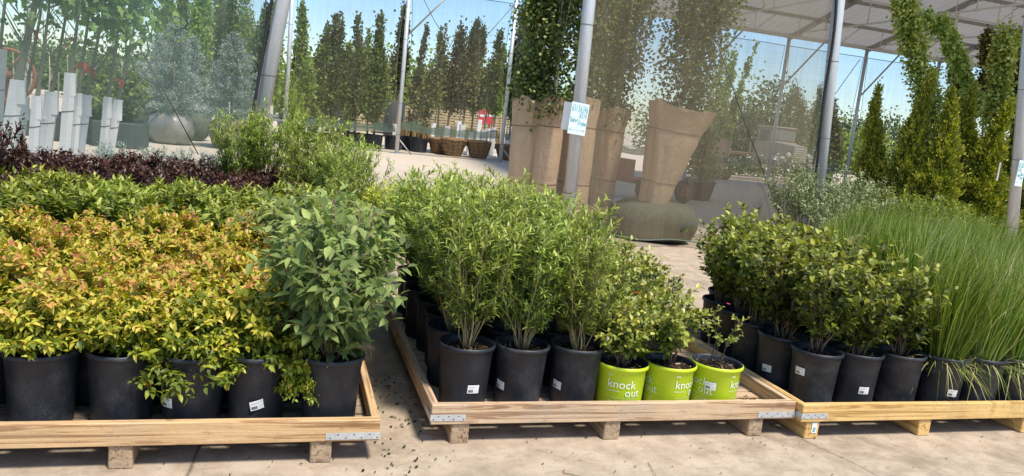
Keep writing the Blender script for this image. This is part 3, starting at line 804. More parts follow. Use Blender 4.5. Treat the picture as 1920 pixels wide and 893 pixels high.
for row in range(1, 7):
    for c in range(3):
        if row == 1 and c == 2: continue
        if row == 2 and c == 2: continue
        e = potted('rose', 'potted_rose', 'rose', 'rose bush behind the lime green pots, %s row back, %s from the narrow leaved shrubs' % (ordn(row), ordn(c)), GR,
               [1.82, 2.11, 2.41][c], 3.60+row*.29, ZD, pot='lime_plain', sc=random.uniform(1.05, 1.25), hs=random.uniform(1.1, 1.35))
        if (row, c) in ((5, 1), (4, 2), (6, 2), (3, 2), (2, 1), (5, 2)):
            link('blooms', flowers(None, 2, row*7+c, .14, .36, LH, M['petal'], .020), e)
e = [o for o in COL.objects if o.get('label') == rl[2]][0]
link('bud', flowers(None, 1, 3, .05, .36, LH, M['petal'], .013), e)

# ------------------------------------------------------------------ right pallet: glossy shrubs and grasses
GH, GG = 'glossy broad leaved shrubs on the right pallet', 'tall ornamental grasses on the right pallet'
hl = ['glossy leaved shrub in the leftmost front pot of the right pallet', 'glossy leaved shrub in the second front pot of the right pallet, sticker on its side', 'glossy leaved shrub in the front pot beside the first grass']
for i, x in enumerate((3.07, 3.355, 3.66)):
    potted('holly', 'potted_glossy_shrub', 'shrub', hl[i], GH, x, 3.59-.012*i, ZD, stick=[(-2.85, 1), (-1.75, 0), None][i], var=i, sc=[1.05, 1.0, 1.0][i], hs=[1.15, 1.0, 1.05][i])
for row in range(1, 7):
    for c in range([3, 3, 4, 4, 4, 4, 4][row]):
        x = 3.04+.30*c+(.02 if row % 2 else 0)+[0, 0, 0, .03, .10, .32, .62][row]; y = 3.60+row*.292
        if x > 4.25: continue
        potted('holly', 'potted_glossy_shrub', 'shrub', 'glossy leaved shrub on the right pallet, %s row back, %s from the left' % (ordn(row), ordn(c)), GH,
               x+random.uniform(-.02, .02), y, ZD, sc=random.uniform(1.05, 1.25), hs=random.uniform(.98, 1.18), soil=row < 3, stick=(-2.7, 0) if (row, c) == (1, 0) else None)
gl = ['tall green grass in the stickered black pot beside the glossy shrubs', 'tall green grass in the second grass pot, narrow and dark', 'tall green grass in black pot at the right photo edge']
for i, x in enumerate((3.965, 4.25, 4.53, 4.8)):
    if i < 3: potted('grass', 'potted_grass', 'grass', gl[i], GG, x, 3.53-.01*i, ZD-.03 if False else ZD, stick=(-1.75, 0) if i == 0 else None, sc=1.0, hs=.90)
    else: potted('grass', 'potted_grass', 'grass', 'tall green grass in the front corner pot beyond the right photo edge', GG, x, 3.50, ZD)
for row in range(1, 10):
    cn = -1
    for c in range(10):
        x = 3.96+.30*c; y = 3.53+row*.31
        if row >= 2 and x < 4.2+max(0, y-4.9)*.55: continue
        if x > 1.0+y*.96+.5 or x > 6.6 or y > 5.9: continue
        cn += 1
        potted('grass', 'potted_grass', 'grass', 'tall green grass clump, %s row back, %s from the glossy shrubs' % (ordn(row), ordn(cn)), GG,
               x+random.uniform(-.03, .03), y, ZD if x < 4.85 and y < 5.3 else .02, hs=random.uniform(.92, 1.08), soil=False)

# ------------------------------------------------------------------ plants behind the pallets
GV, GB, GI = 'low green shrubs behind the golden spireas', 'burgundy shrubs behind the green shrubs', 'tall narrow leaved shrubs by the steel post'
row = 0; y = 5.66
while y < 7.15:
    c = 0; x = .16+(.15 if row % 2 else 0)
    while x > -.62*y+1.0 - .0 and x > -(.30*y+.55):
        potted('weigela', 'potted_green_shrub', 'shrub', 'low pointed leaf green shrub, %s row behind the spireas, %s from the right end' % (ordn(row), ordn(c)), GV,
               x+random.uniform(-.05, .05), y+random.uniform(-.05, .05), .12, sc=random.uniform(1.1, 1.35), hs=random.uniform(.92, 1.10), soil=False)
        x -= .37; c += 1
    y += .40; row += 1
for row in range(5):
    for c in range(8):
        x, y = .22-.36*c-.10*row, 7.5+.40*row
        potted('burgundy', 'potted_burgundy_shrub', 'shrub', 'dark burgundy shrub, %s row behind the green shrubs, %s from the right' % (ordn(row), ordn(c)), GB,
               x+random.uniform(-.06, .06), y, .12, sc=random.uniform(1.05, 1.3), hs=random.uniform(.84, 1.08), soil=False)
for i, (x, y, h) in enumerate([(-2.20, 6.7, 1.6), (-2.05, 6.25, 1.1)]):
    potted('burgundy', 'potted_burgundy_shrub', 'shrub', ['tall burgundy shrub at the left photo edge', 'shorter burgundy shrub in front of the tall one at the left photo edge'][i], GB, x, y, .12, hs=h, sc=.8, soil=False)
for i, (x, y, s, h) in enumerate([(-.62, 9.0, 1.1, 1.22), (-.25, 9.1, 1.2, 1.28), (.20, 8.7, 1.25, 1.30), (.50, 8.2, 1.15, 1.18), (.12, 8.0, 1.15, 1.10), (.42, 7.5, 1.15, 1.02), (.72, 7.8, 1.05, 1.08), (.52, 6.7, 1.1, .84), (-.42, 9.35, 1.1, 1.2), (.0, 9.3, .45, 1.6)]):
    potted('willow', 'potted_narrow_leaf_shrub', 'shrub', 'narrow leaved shrub by the tall post, ' + ['leftmost of all', 'second from the left', 'tallest at the back centre', 'back right', 'front centre left', 'front centre', 'rightmost of all', 'lowest and nearest', 'behind the second from the left', 'with one tall shoot at its foot'][i], GI, x, y, .12, sc=s, hs=h, soil=False)
for i, (x, y) in enumerate([(-1.9, 9.35), (-1.45, 9.4), (-1.1, 9.3), (-.75, 9.4)]):
    potted('silver', 'potted_silver_plant', 'plant', 'silvery grey green tuft in front of the green cloth, %s from the left' % ordn(i), 'silver foliage plants by the cloth', x, y, .25, sc=1.2, hs=1.1, soil=False)
for i, (x, y) in enumerate([(.78, 6.5), (1.1, 6.75), (.95, 7.0)]):
    potted('lime_leaf', 'potted_lime_shrub', 'shrub', 'pale lime yellow low shrub behind the middle pallet, ' + ['nearest', 'right hand', 'farthest'][i], 'lime yellow shrubs behind the middle pallet', x, y, .3, sc=1.1, hs=1.1, soil=False)
for i, (x, y, s, h) in enumerate([(6.75, 8.6, 1.0, 1.2), (7.2, 8.4, 1.1, 1.22), (7.6, 8.8, 1.1, 1.2), (7.0, 9.3, 1.0, 1.3), (8.1, 8.9, 1.0, 1.15), (6.5, 7.7, 1.0, 1.0)]):
    potted('varieg', 'potted_variegated_shrub', 'shrub', 'cream variegated twiggy shrub ' + ['at the foot of the second cloth post', 'in front centre of the pale group', 'right of centre in the pale group', 'tallest at the back of the pale group', 'rightmost of the pale group', 'nearest the glossy shrubs'][i], 'cream variegated shrubs behind the grasses', x, y, .1, sc=s*1.1, hs=h*1.05, soil=False)
k = 0
for x, y, s, h in [(8.3, 8.3, 1, 1.12), (8.9, 8.8, 1, 1.05), (7.8, 7.8, 1, .85), (8.6, 7.7, 1, .95), (9.2, 8.2, 1, 1.0), (7.2, 7.4, .9, .8), (9.6, 9.0, 1, 1.1), (9.1, 9.6, 1.1, 1.1), (8.1, 9.5, 1, 1.05), (10.0, 9.8, 1.1, 1.1)]:
    potted('mixed', 'potted_leafy_shrub', 'shrub', 'mid green leafy shrub between the grasses and the arborvitaes, %s counted from the left' % ordn(int(sorted([8.3, 8.9, 7.8, 8.6, 9.2, 7.2, 9.6, 9.1, 8.1, 10.0]).index(x))), 'leafy shrubs between grasses and arborvitaes', x, y, .1, sc=s, hs=h, soil=False); k += 1

# ------------------------------------------------------------------ trees
def clump_crown(seed, path, rad, n, L, W, mat, K_=45, tpl='round', prof=None, upb=.5, spread=.32, vert=.6, age_in=.25, nm='crown', loose=0.12, curl=.15):
    """path: k x 3 points of the crown's axis; rad: crown radius; leaves gather in clumps around it"""
    F = Fol(seed); r = F.r; path = np.asarray(path, float)
    prof = prof or (lambda t: np.clip(np.minimum(.45+2.2*t, 1.25*(1-t)**.6+.12), .1, 1))
    tk = r.random(K_)**.9; pk, Tk = on_path(path, tk)
    ak = r.random(K_)*6.283; rk = rad*prof(tk)*r.uniform(.35, .95, K_)
    ck = pk+np.stack([np.cos(ak)*rk, np.sin(ak)*rk, r.normal(0, rad*.2, K_)], 1)
    dens = r.uniform(.4, 1.6, K_)*prof(tk); dens /= dens.sum()
    idx = r.choice(K_, n, p=dens)
    sg = rad*spread*prof(tk[idx])**.5
    off = r.normal(0, 1, (n, 3))*np.stack([sg, sg, sg*vert/.32*.6], 1)
    P = ck[idx]+off
    lo = r.random(n) < loose
    P[lo] += r.normal(0, rad*.35, (lo.sum(), 3))
    axis_t = np.clip(tk[idx], 0, 1); pa, _ = on_path(path, axis_t)
    O = P-pa; O[:, 2] *= .3; O = nrm(O)
    D = O*.7+UP*upb+r.normal(0, .45, (n, 3))
    N = O*.8+UP*.5+r.normal(0, .5, (n, 3))
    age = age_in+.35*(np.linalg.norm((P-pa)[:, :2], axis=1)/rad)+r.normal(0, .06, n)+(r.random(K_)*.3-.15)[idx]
    sc = r.uniform(.65, 1.2, n)
    F.add(P, D, N, L*sc, W*sc, curl, age)
    return F.mesh(nm, mat, tpl, smooth=False)
def trunk_mesh(path, r0, r1, mat, branches=0, seed=0, blen=.6, rise=1.2, n=7, tstart=.3):
    mb = MB(); P = np.asarray(path, float); mb.tube(P, r0, r1, n)
    r = np.random.default_rng(seed)
    for i in range(branches):
        t = r.uniform(tstart, .95); p, T = on_path(P, np.array([t])); a = r.random()*6.283
        d = np.array([math.cos(a), math.sin(a), rise*r.uniform(.6, 1.3)]); d /= np.linalg.norm(d)
        l = blen*(1.1-.6*t)
        rr = (r0+(r1-r0)*t)*.45
        mb.tube(bez(p[0], p[0]+d*l*.5, p[0]+d*l+UP*l*.25, 4), rr, rr*.3, 4)
    return mb.mesh('trunk', mat)
def rel(pts, base): return [np.asarray(p)-np.asarray(base) for p in pts]

def root_ball(r, h, mat, seed, squash=1.):
    mb = MB(); ph = seed*1.7
    wob = lambda a, z: 1+.07*math.sin(3*a+ph+4*z)+.05*math.sin(7*a+ph*2-9*z)+.03*math.sin(13*a+ph+17*z)
    mb.lathe([(.02, .0), (r*.62, .005), (r*.80, h*.12), (r*.96, h*.4), (r, h*.62), (r*.93, h*.82), (r*.66, h*.95), (r*.3, h*1.0), (.02, h*1.02)], 26, 0, wob)
    return mb.mesh('root_ball', mat)
def tapered_ball(r, h, mat, seed):
    mb = MB(); ph = seed*1.7
    wob = lambda a, z: 1+.04*math.sin(3*a+ph+4*z)+.03*math.sin(7*a+ph*2-5*z)
    mb.lathe([(.02, .0), (r*.60, .005), (r*.68, h*.12), (r*.84, h*.5), (r, h*.85), (r*.97, h*.95), (r*.66, h*1.0), (.02, h*1.02)], 26, 0, wob)
    return mb.mesh('root_ball', mat)
def tapered_basket(r, h, seed):
    mb = MB(); ph = seed*1.7
    wob = lambda a, z: 1.012*(1+.04*math.sin(3*a+ph+4*z)+.03*math.sin(7*a+ph*2-5*z))
    rr = lambda q: np.interp(q, [0, .12, .5, .85, .95], [.6, .68, .84, 1, .97])*r
    for zq in (.2, .42, .64, .85):
        mb.tube([(rr(zq)*wob(a, h*zq)*math.cos(a), rr(zq)*wob(a, h*zq)*math.sin(a), h*zq+.02*math.sin(5*a+ph)) for a in np.linspace(0, 6.283, 25)], .009, .009, 3, cap=False)
    for a in np.linspace(0, 6.0, 13):
        mb.tube([(rr(zq)*wob(a, h*zq)*math.cos(a+.12*math.sin(9*zq+a)), rr(zq)*wob(a, h*zq)*math.sin(a+.12*math.sin(9*zq+a)), h*zq) for zq in (.12, .3, .5, .7, .85, .95)], .008, .008, 3, cap=False)
    return mb.mesh('tie_rope', M['stem_dark'])
def basket(r, h, seed):
    mb = MB(); ph = seed*1.7
    wob = lambda a, z: 1+.05*math.sin(3*a+ph+4*z)+.035*math.sin(7*a+ph*2-5*z)
    for zq, rq in ((.3, .93), (.6, 1.01), (.82, .95)):
        pts = [(r*rq*wob(a, h*zq)*math.cos(a)*1.01, r*rq*wob(a, h*zq)*math.sin(a)*1.01, h*zq+.02*math.sin(5*a)) for a in np.linspace(0, 6.283, 25)]
        mb.tube(pts, .008, .008, 3, cap=False)
    for a in np.linspace(0, 6.0, 12):
        pts = [(r*q*wob(a, h*z)*1.012*math.cos(a+.1*math.sin(9*z)), r*q*wob(a, h*z)*1.012*math.sin(a+.1*math.sin(9*z)), h*z) for q, z in ((.80, .12), (.96, .4), (1, .62), (.93, .82), (.66, .95))]
        mb.tube(pts, .007, .007, 3, cap=False)
    return mb.mesh('tie_rope', M['wire'])
BIGPOT = pot_mesh('big_pot', .36, .32, .56, [M['pot'], M['pot']], .015)

# --- kraft wrapped trees by the second post
def paper_wrap(seed, r0, r1, h, flare):
    mb = MB(); cr_ = random.Random(seed); ph = seed*2.3; n = 96
    folds = [(cr_.random()*6.283, cr_.uniform(.05, .16)*cr_.choice((-1, 1)), cr_.uniform(.10, .30), cr_.uniform(-.5, .5)) for _ in range(9)]
    def wob(a, z):
        v = 1+.07*math.sin(2*a+ph)+.05*math.sin(3*a-ph+1.1*z)
        for fa, amp, wd, sl in folds:      # sharp creases that run up the sheet at a slant
            d = abs((a-fa-sl*z+math.pi) % 6.28318-math.pi)
            if d < wd: v += amp*(1-d/wd)*(.35+.65*min(1, z/h))
        return v+.012*math.sin(11*a+7*z+ph)*math.sin(5*z-3*a)
    prof = []
    for i in range(17):
        t = i/16; r = r0+(r1-r0)*t**flare
        r *= 1-.06*math.exp(-((t-.28)/.05)**2)-.07*math.exp(-((t-.78)/.05)**2)
        prof.append((r, h*t))
    mb.lathe(prof, n, 0, wob)
    k = len(prof)
    for j in range(n):      # ragged upper edge
        x, y, z = mb.V[(k-1)*n+j]; mb.V[(k-1)*n+j] = (x*1.03, y*1.03, z+.035*math.sin(3*j*.065+ph)+.010*math.sin(j*.7)+.02*math.sin(j*.23+seed))
    mb.lathe([(r*.975, z) for r, z in prof[::-1]], n, 0, wob)
    return mb.mesh('paper_wrap', M['kraft']), prof, wob
def ring(prof, wob, zq):
    i = zq*16; a_, b_ = prof[int(i)], prof[min(16, int(i)+1)]; f = i-int(i); r = a_[0]+(b_[0]-a_[0])*f; z = a_[1]+(b_[1]-a_[1])*f
    mb = MB(); mb.tube([(r*wob(a, z)*1.015*math.cos(a), r*wob(a, z)*1.015*math.sin(a), z+.02*math.cos(a)) for a in np.linspace(0, 6.283, 97)], .006, .006, 4, cap=False)
    return mb.mesh('tie_string', M['stem'])
GK = 'kraft paper wrapped trees by the sign post'
kraft = [  # x, y, wrap base z, r0, r1, height, lean (dx per m), crown radius, crown top, label, ball mat
 (3.30, 10.75, .30, .17, .22, 1.65, .03, .30, 5.2, 'paper wrapped tree left of the sign post, leaning and partly hidden by its neighbour', 'burlap'),
 (3.62, 10.55, .30, .19, .21, 1.70, .02, .36, 5.4, 'paper wrapped tree directly left of the sign post, sunlit with a dense crown', 'burlap'),
 (4.22, 10.85, .30, .23, .27, 1.75, .02, .22, 4.6, 'paper wrapped tree directly right of the sign post, shaded behind the cloth', 'burlap'),
 (4.86, 11.15, .42, .16, .27, 1.55, .03, .30, 5.2, 'slim paper wrapped tree in the middle behind the tan cloth', 'burlap'),
 (5.10, 12.6, .35, .20, .27, 1.6, .04, .28, 5.0, 'paper wrapped tree farther back behind the slim one', 'burlap'),
 (5.36, 10.5, .50, .20, .45, 1.60, .14, .44, 5.4, 'big flared paper wrapped tree on a grey root ball behind the tan cloth', 'burlap_grey'),
]
for i, (x, y, zb, r0, r1, h, ln, cr, top, lab, bm) in enumerate(kraft):
    e = thing('wrapped_tree', lab, 'tree', (x, y, 0), random.random()*0, GK)
    big = i == 5
    link('root_ball', root_ball(.68 if big else .40, .62 if big else .42, M[bm], i+1), e, (.20, .1, 0) if big else None)
    pw, prof, wob = paper_wrap(i+1, r0, r1, h, 1.1)
    tilt = math.atan(ln)
    p = link('paper_wrap', pw, e, (ln*zb, 0, zb), (0, tilt, i*1.1))
    for zq in (.27, .77): link('tie_string', ring(prof, wob, zq), p)
    tp = [(ln*z*1.0+.05*math.sin(z*1.2+i), .03*math.sin(z+i), z) for z in np.linspace(.35, top, 9)]
    link('trunk', trunk_mesh(tp, .05, .012, M['bark_pale'], 26, i, 1.0, 3.2, tstart=.4), e)
    cp = [(ln*z+.06*math.sin(z*1.2+i), .03*math.sin(z+i), z) for z in np.linspace(zb+h-.12, top, 9)]
    link('crown', clump_crown(300+i, cp, cr, int(11500*cr/.3*.8), .052, .025, M['aspen'], 110, prof=lambda t: np.clip(.72+.5*t, .1, 1.05), upb=.1, age_in=.2, loose=.16), e)

# --- left: maples in white trunk guards behind the green cloth
GM = 'young maples in white trunk guards behind the green cloth'
gs = [(35, 150, 8, 322, 11.0, .105, 'leftmost with a thick leaning trunk'), (46, 183, 28, 320, 11.6, .075, 'second from the left, half behind the leaning one'),
      (70, 180, 60, 315, 11.1, .072, 'slim and upright, third from the left'), (98, 172, 80, 320, 11.4, .10, 'wide greyish guard with a pale tape patch'),
      (133, 137, 120, 310, 11.3, .085, 'tallest guard of all'), (147, 175, 137, 305, 11.5, .065, 'bright guard directly right of the tallest'),
      (163, 178, 146, 300, 12.0, .085, 'shaded guard second right of the tallest'), (203, 182, 193, 295, 12.0, .07, 'left one of the separate pair'),
      (222, 187, 204, 300, 12.1, .075, 'right one of the separate pair, leaning'), (0, 92, -12, 300, 12.4, .10, 'cut off by the left photo edge')]
for i, (tx, ty, bx, by, Y, hw, lab) in enumerate(gs):
    T = at(tx, ty, Y); B = at(bx, by, Y)
    dz = T[2]-B[2]; slope = (T-B)/dz
    base = B-slope*(B[2]-.0)
    e = thing('maple_tree', 'maple with white trunk guard, '+lab, 'tree', base, 0, GM)
    gt = slope*T[2]; gb = slope*.02
    mb = MB(); hw *= .78
    for (p, q) in ((gb, gt),):
        cs = [(-hw, -hw*.55), (hw*.25, -hw), (hw, -hw*.35), (hw*.85, hw), (-hw*.85, hw)]
        vs = [(c[0]+p[0], c[1]+p[1], p[2]) for c in cs]+[(c[0]+q[0], c[1]+q[1], q[2]) for c in cs]
        vs += [(c[0]*.9+q[0], c[1]*.9+q[1], q[2]) for c in cs]+[(c[0]*.9+q[0], c[1]*.9+q[1], q[2]-.3) for c in cs]
        n = len(cs); fs = []
        for a in range(3):
            fs += [(a*n+j, a*n+(j+1) % n, (a+1)*n+(j+1) % n, (a+1)*n+j) for j in range(n)]
        mb.add(vs, fs)
    g = link('trunk_guard', mb.mesh('trunk_guard', M['guard']), e)
    mb = MB()
    for q in (.35, .68):
        c = gb+(gt-gb)*q
        mb.tube([(c[0]+1.03*a*hw, c[1]+1.03*b*hw, c[2]+.01*k) for k, (a, b) in enumerate(((-1, -.55), (.25, -1), (1, -.35), (.85, 1), (-.85, 1), (-1, -.55)))], .006, .006, 4)
    link('tie_wire', mb.mesh('tie_wire', M['stem_dark']), g)
    if i == 3:
        mb = MB(); c = gb+(gt-gb)*.74
        mb.add([(c[0]-hw*.7+hw*.5*math.cos(a)+.03, c[1]-hw*.83, c[2]+.03*math.sin(a)) for a in np.arange(10)*.628], [tuple(range(10))])
        link('tape_patch', mb.mesh('tape_patch', M['petal_w']), g)
    top = slope*T[2]; th = .06 if i == 0 else .028
    tp = [top*.6, top*1.0, top*1.25+np.array([.02, 0, 0]), top*1.25+slope*.8+np.array([.05, .03, 0]), top*1.25+slope*1.7]
    link('trunk', trunk_mesh(tp, th*1.1, th*.4, M['bark'], 9, i, .7, 1.0, tstart=.45), e)
    c0 = slope*[2.6, 2.75, 2.75, 2.6, 2.7, 2.5, 2.45, 2.3, 2.25, 2.7][i]; c1 = slope*4.4
    link('crown', clump_crown(400+i, [c0, (c0+c1)/2, c1], [.65, .5, .5, .55, .5, .5, .52, .55, .58, .7][i], 800, .125, .062, M['maple'], 34, tpl='maple', prof=lambda t: np.clip(.65+1.2*t*(1-t)*1.5, .3, 1), upb=-.35, spread=.30, age_in=.25, curl=.3), e)
    if i in (1, 4, 5, 6, 8):
        mb = MB(); c = slope*(T[2]+[0, .9, 0, 0, .45, .42, .40, 0, .30][i])
        for k in range(6):
            a = random.random()*6.28; d = np.array([math.cos(a), math.sin(a), random.uniform(-1.6, .4)])*.10; s_ = np.array([-math.sin(a), math.cos(a), .3])*.018
            mb.add([c-s_, c+d-s_, c+d+s_, c+s_], [(0, 1, 2, 3)])
        link('ribbon', mb.mesh('ribbon', M['ribbon']), e)

# --- blue spruces with root balls
for i, (px, py, Y, h, r, lab, bm) in enumerate([(322, 262, 23., 2.75, .66, 'blue spruce in silver wrapped root ball', 'foil'), (356, 262, 25.5, 2.5, .55, 'blue spruce standing between two others behind the green cloth', 'burlap_grey'),
                                             (432, 262, 23., 2.6, .70, 'blue spruce on tan root ball beside the tall post', 'burlap_pale'), (290, 225, 26, 2.6, .6, 'dark blue spruce behind the silver wrapped one', 'burlap_pale')]):
    p = at(px, py, Y); e = thing('spruce_tree', lab, 'tree', (p[0], p[1], 0), 0, 'blue spruces with wrapped root balls')
    rbm = root_ball(.60, .88, M[bm], 20+i)
    for v in rbm.vertices:
        a_ = math.atan2(v.co.y, v.co.x); k_ = 1+.07*abs(math.sin(4.5*a_+i+2*v.co.z))-.05*abs(math.sin(8*a_-3*v.co.z))
        v.co.x *= k_; v.co.y *= k_
    link('root_ball', rbm, e)
    link('trunk', trunk_mesh([(0, 0, .6), (0, 0, 1.6), (.02, 0, .6+h)], .05, .01, M['bark']), e)
    F = Fol(500+i); rg = F.r
    for lev in np.linspace(0, 1, 17):
        zc = .85+(h-.25)*lev; br = r*1.25*(1-lev)**.6+.06
        nb = int(7+6*(1-lev))
        for b in range(nb):
            a = rg.random()*6.28; ln = br*rg.uniform(.7, 1.15)
            p0 = np.array([0, 0, zc]); p2 = np.array([math.cos(a)*ln, math.sin(a)*ln, zc+ln*rg.uniform(.05, .35)])
            n = int(60*ln/.6)+14; t = rg.uniform(.15, 1, n)[:, None]
            P = p0+(p2-p0)*t+rg.normal(0, .045, (n, 3)); d = nrm(p2-p0)
            F.add(P, d*.8+rg.normal(0, .6, (n, 3))+UP*.25, UP+rg.normal(0, .5, (n, 3)), rg.uniform(.05, .10, n), .011, 0., .2+.6*t[:, 0]+rg.normal(0, .1, n))
    link('crown', F.mesh('crown', M['spruce'], 'simple', False), e)
# extra root balls of trees behind
for i, (px, py, Y, r, h, m, lab) in enumerate([(278, 258, 24., .62, .95, 'burlap_pale', 'large tan burlap root ball left of the silver wrapped one')]):
    p = at(px, py, Y); e = thing('bundled_root_ball', lab, 'root ball', (p[0], p[1], 0)); link('burlap', root_ball(r, h, M[m], 31+i), e); link('tie_rope', basket(r, h, 31+i), e)

# --- columnar trees beyond the back cloth
GC = 'columnar trees standing beyond the back cloth'
cols = [ # base px, top px, top py, Y, radius, material, pot kind, label
 (566, 568, 14, 29.6, .42, 'column_light', 'pot', 'pale green columnar tree just right of the tall post'),
 (588, 616, 45, 30.2, .36, 'column', 'pot', 'dark columnar tree leaning right beside the pale one'),
 (612, 628, 28, 30.8, .40, 'column', 'pot', 'dark columnar tree, third right of the tall post'),
 (634, 637, 26, 30.4, .28, 'column', 'pot', 'slim dark columnar tree with pointed top'),
 (655, 655, 85, 33., .36, 'column_light', 'pot', 'short pale columnar tree between dark ones'),
 (666, 674, 28, 30.2, .34, 'column', 'bigpot', 'dark columnar tree over the first black tub'),
 (702, 716, 26, 30.0, .50, 'column', 'bigpot', 'broad dark columnar tree over the second black tub'),
 (690, 690, 62, 33., .33, 'column_light', 'pot', 'half hidden columnar tree between the black tubs'),
 (742, 758, 12, 31.5, .38, 'column_red', 'guard', 'brownish columnar tree behind the second back post'),
 (770, 800, 45, 31.5, .34, 'column_red', 'bigpot', 'thin brownish tree leaning right of the second back post'),
 (788, 840, 38, 30.4, .40, 'column_red', 'bigpot', 'sparse brownish tree leaning far to the right'),
 (822, 828, 60, 32.5, .40, 'column_light', 'guard', 'light green columnar tree behind the sparse leaning one'),
 (836, 873, 45, 30.6, .46, 'column_red', 'guard', 'brown green columnar tree leaning over the first burlap ball'),
 (866, 895, 44, 30.8, .48, 'column_red', 'guard', 'dense brown green columnar tree above the second burlap ball'),
 (884, 905, 52, 31.4, .40, 'column', 'guard', 'dark columnar tree directly right of the dense brown one'),
 (906, 938, 60, 31.0, .38, 'column', 'guard', 'green columnar tree leaning toward the third back post'),
 (925, 945, 85, 33., .36, 'column_light', 'guard', 'pale columnar tree beside the third back post'),
 (958, 968, 70, 31.0, .40, 'column', 'guard', 'dark columnar tree just right of the third back post'),
 (978, 985, 15, 31.2, .52, 'column', 'guard', 'tall dark columnar tree left of the paper wrapped trees'),
 (1000, 1004, -10, 30.2, .46, 'column_light', 'guard', 'tall pale columnar tree touching the paper wrapped trees'),
]
left_cols = [(322, 316, -30, 27, .42, 'column_light'), (344, 340, -30, 28, .36, 'column'), (372, 376, -40, 27, .44, 'column_light'), (388, 424, 18, 28.5, .36, 'column'),
             (408, 415, -30, 29, .40, 'column'), (434, 438, -20, 27.5, .38, 'column'), (458, 462, -30, 28.5, .40, 'column_light'), (486, 496, 10, 28, .40, 'column'), (505, 512, 5, 29.5, .4, 'column_light')]
for i, q in enumerate(left_cols): cols.append((*q, 'guard', 'columnar tree behind the green cloth left of the tall post, %s from the left' % ordn(i)))
gi = 0
for i, (bx, tx, ty, Y, r, mk, base, lab) in enumerate(cols):
    T = at(tx, ty, Y); B = at(bx, 240, Y); B[2] = 0
    d = T-B
    e = thing('columnar_tree', lab, 'tree', (B[0], B[1], 0), 0, GC)
    H = d[2]
    path = [np.array([d[0]*q**1.3, d[1]*q, H*q]) for q in np.linspace(0, 1, 9)]
    z0 = {'bigpot': .50, 'pot': .45, 'guard': .05}[base]
    tp = [np.array([d[0]*q**1.3, d[1]*q, max(H*q, z0)]) for q in np.linspace(z0/H, .9, 7)]
    link('trunk', trunk_mesh(tp, .05, .015, M['bark'], 14, i, .8, 2.6, tstart=.3), e)
    st = .24 if base != 'guard' else .40
    cp = [np.array([d[0]*q**1.3+.05*math.sin(6*q+i), d[1]*q, H*q]) for q in np.linspace(st, 1, 9)]
    sparse = 'sparse' in lab or 'thin' in lab
    link('crown', clump_crown(600+i, cp, r*(.74+.18*math.sin(i*2.7)), int((1700 if sparse else 4000)*r/.4), .11, .046, M[mk], 55 if not sparse else 34, prof=lambda t: np.clip(np.minimum(.5+2.0*t, 1.25*(1-t)**1.0+.07), .07, 1), upb=.7, spread=.36, vert=1.4, age_in=.2, loose=.10), e)
    if base == 'bigpot': link('pot', BIGPOT, e)
    elif base == 'pot': link('pot', BIGPOT, e, scale=(.62, .62, .75))
    else:
        mb = MB(); gl_ = .115; H0 = 1.15+.15*math.sin(i*2.1)
        p = np.array([d[0]*(H0/H)**1.3, d[1]*H0/H, H0])
        cs = [(-gl_, -gl_), (gl_, -gl_*.6), (gl_, gl_), (-gl_, gl_)]
        vs = [(c[0], c[1], .02) for c in cs]+[(c[0]+p[0], c[1]+p[1], p[2]) for c in cs]
        mb.add(vs, [(j, (j+1) % 4, 4+(j+1) % 4, 4+j) for j in range(4)]+[(4, 5, 6, 7)])
        link('trunk_guard', mb.mesh('trunk_guard', M['guard']), e)
# extra white guarded saplings farther back
for i, (bx, by, Y) in enumerate([(812, 268, 36), (858, 262, 38), (893, 270, 37), (918, 272, 37), (940, 280, 36), (952, 282, 37), (993, 285, 33), (1004, 286, 33.5)]):
    p = at(bx, by, Y)
    e = thing('guarded_sapling', 'bare sapling in white guard in far row, %s from the left' % ordn(i), 'tree', (p[0], p[1], 0), 0, 'far saplings in white guards')
    mb = MB(); mb.box((-.10, -.10, 0), (.10, .10, 1.15+.2*(i % 3)), 0, .01, Matrix.Rotation(.05*((i % 3)-1), 3, 'Y'))
    link('trunk_guard', mb.mesh('trunk_guard', M['guard']), e)
    link('trunk', trunk_mesh([(0, 0, 1.), (.03, 0, 1.9), (.02, 0, 2.8)], .035, .01, M['bark'], 6, i, .5, 2.), e)
# burlap root balls along the back wall
for i, (px, Y, r, h) in enumerate([(822, 30.6, .45, .60), (848, 29.8, .50, .66), (896, 29.9, .50, .66), (950, 30.3, .48, .60)]):
    p = at(px, 292, Y)
    e = thing('bundled_root_ball', ['brown burlap root ball half hidden beside the last black tub', 'brown burlap root ball laced with rope, next to the black tubs', 'brown burlap root ball laced with rope, left of the third back post', 'brown burlap root ball right of the third back post'][i], 'root ball', (p[0], Y, 0), 0, 'burlap root balls along the back wall')
    link('burlap', tapered_ball(r*1.06, h*1.12, M['burlap'], 40+i), e); link('tie_rope', tapered_basket(r*1.06, h*1.12, 40+i), e)
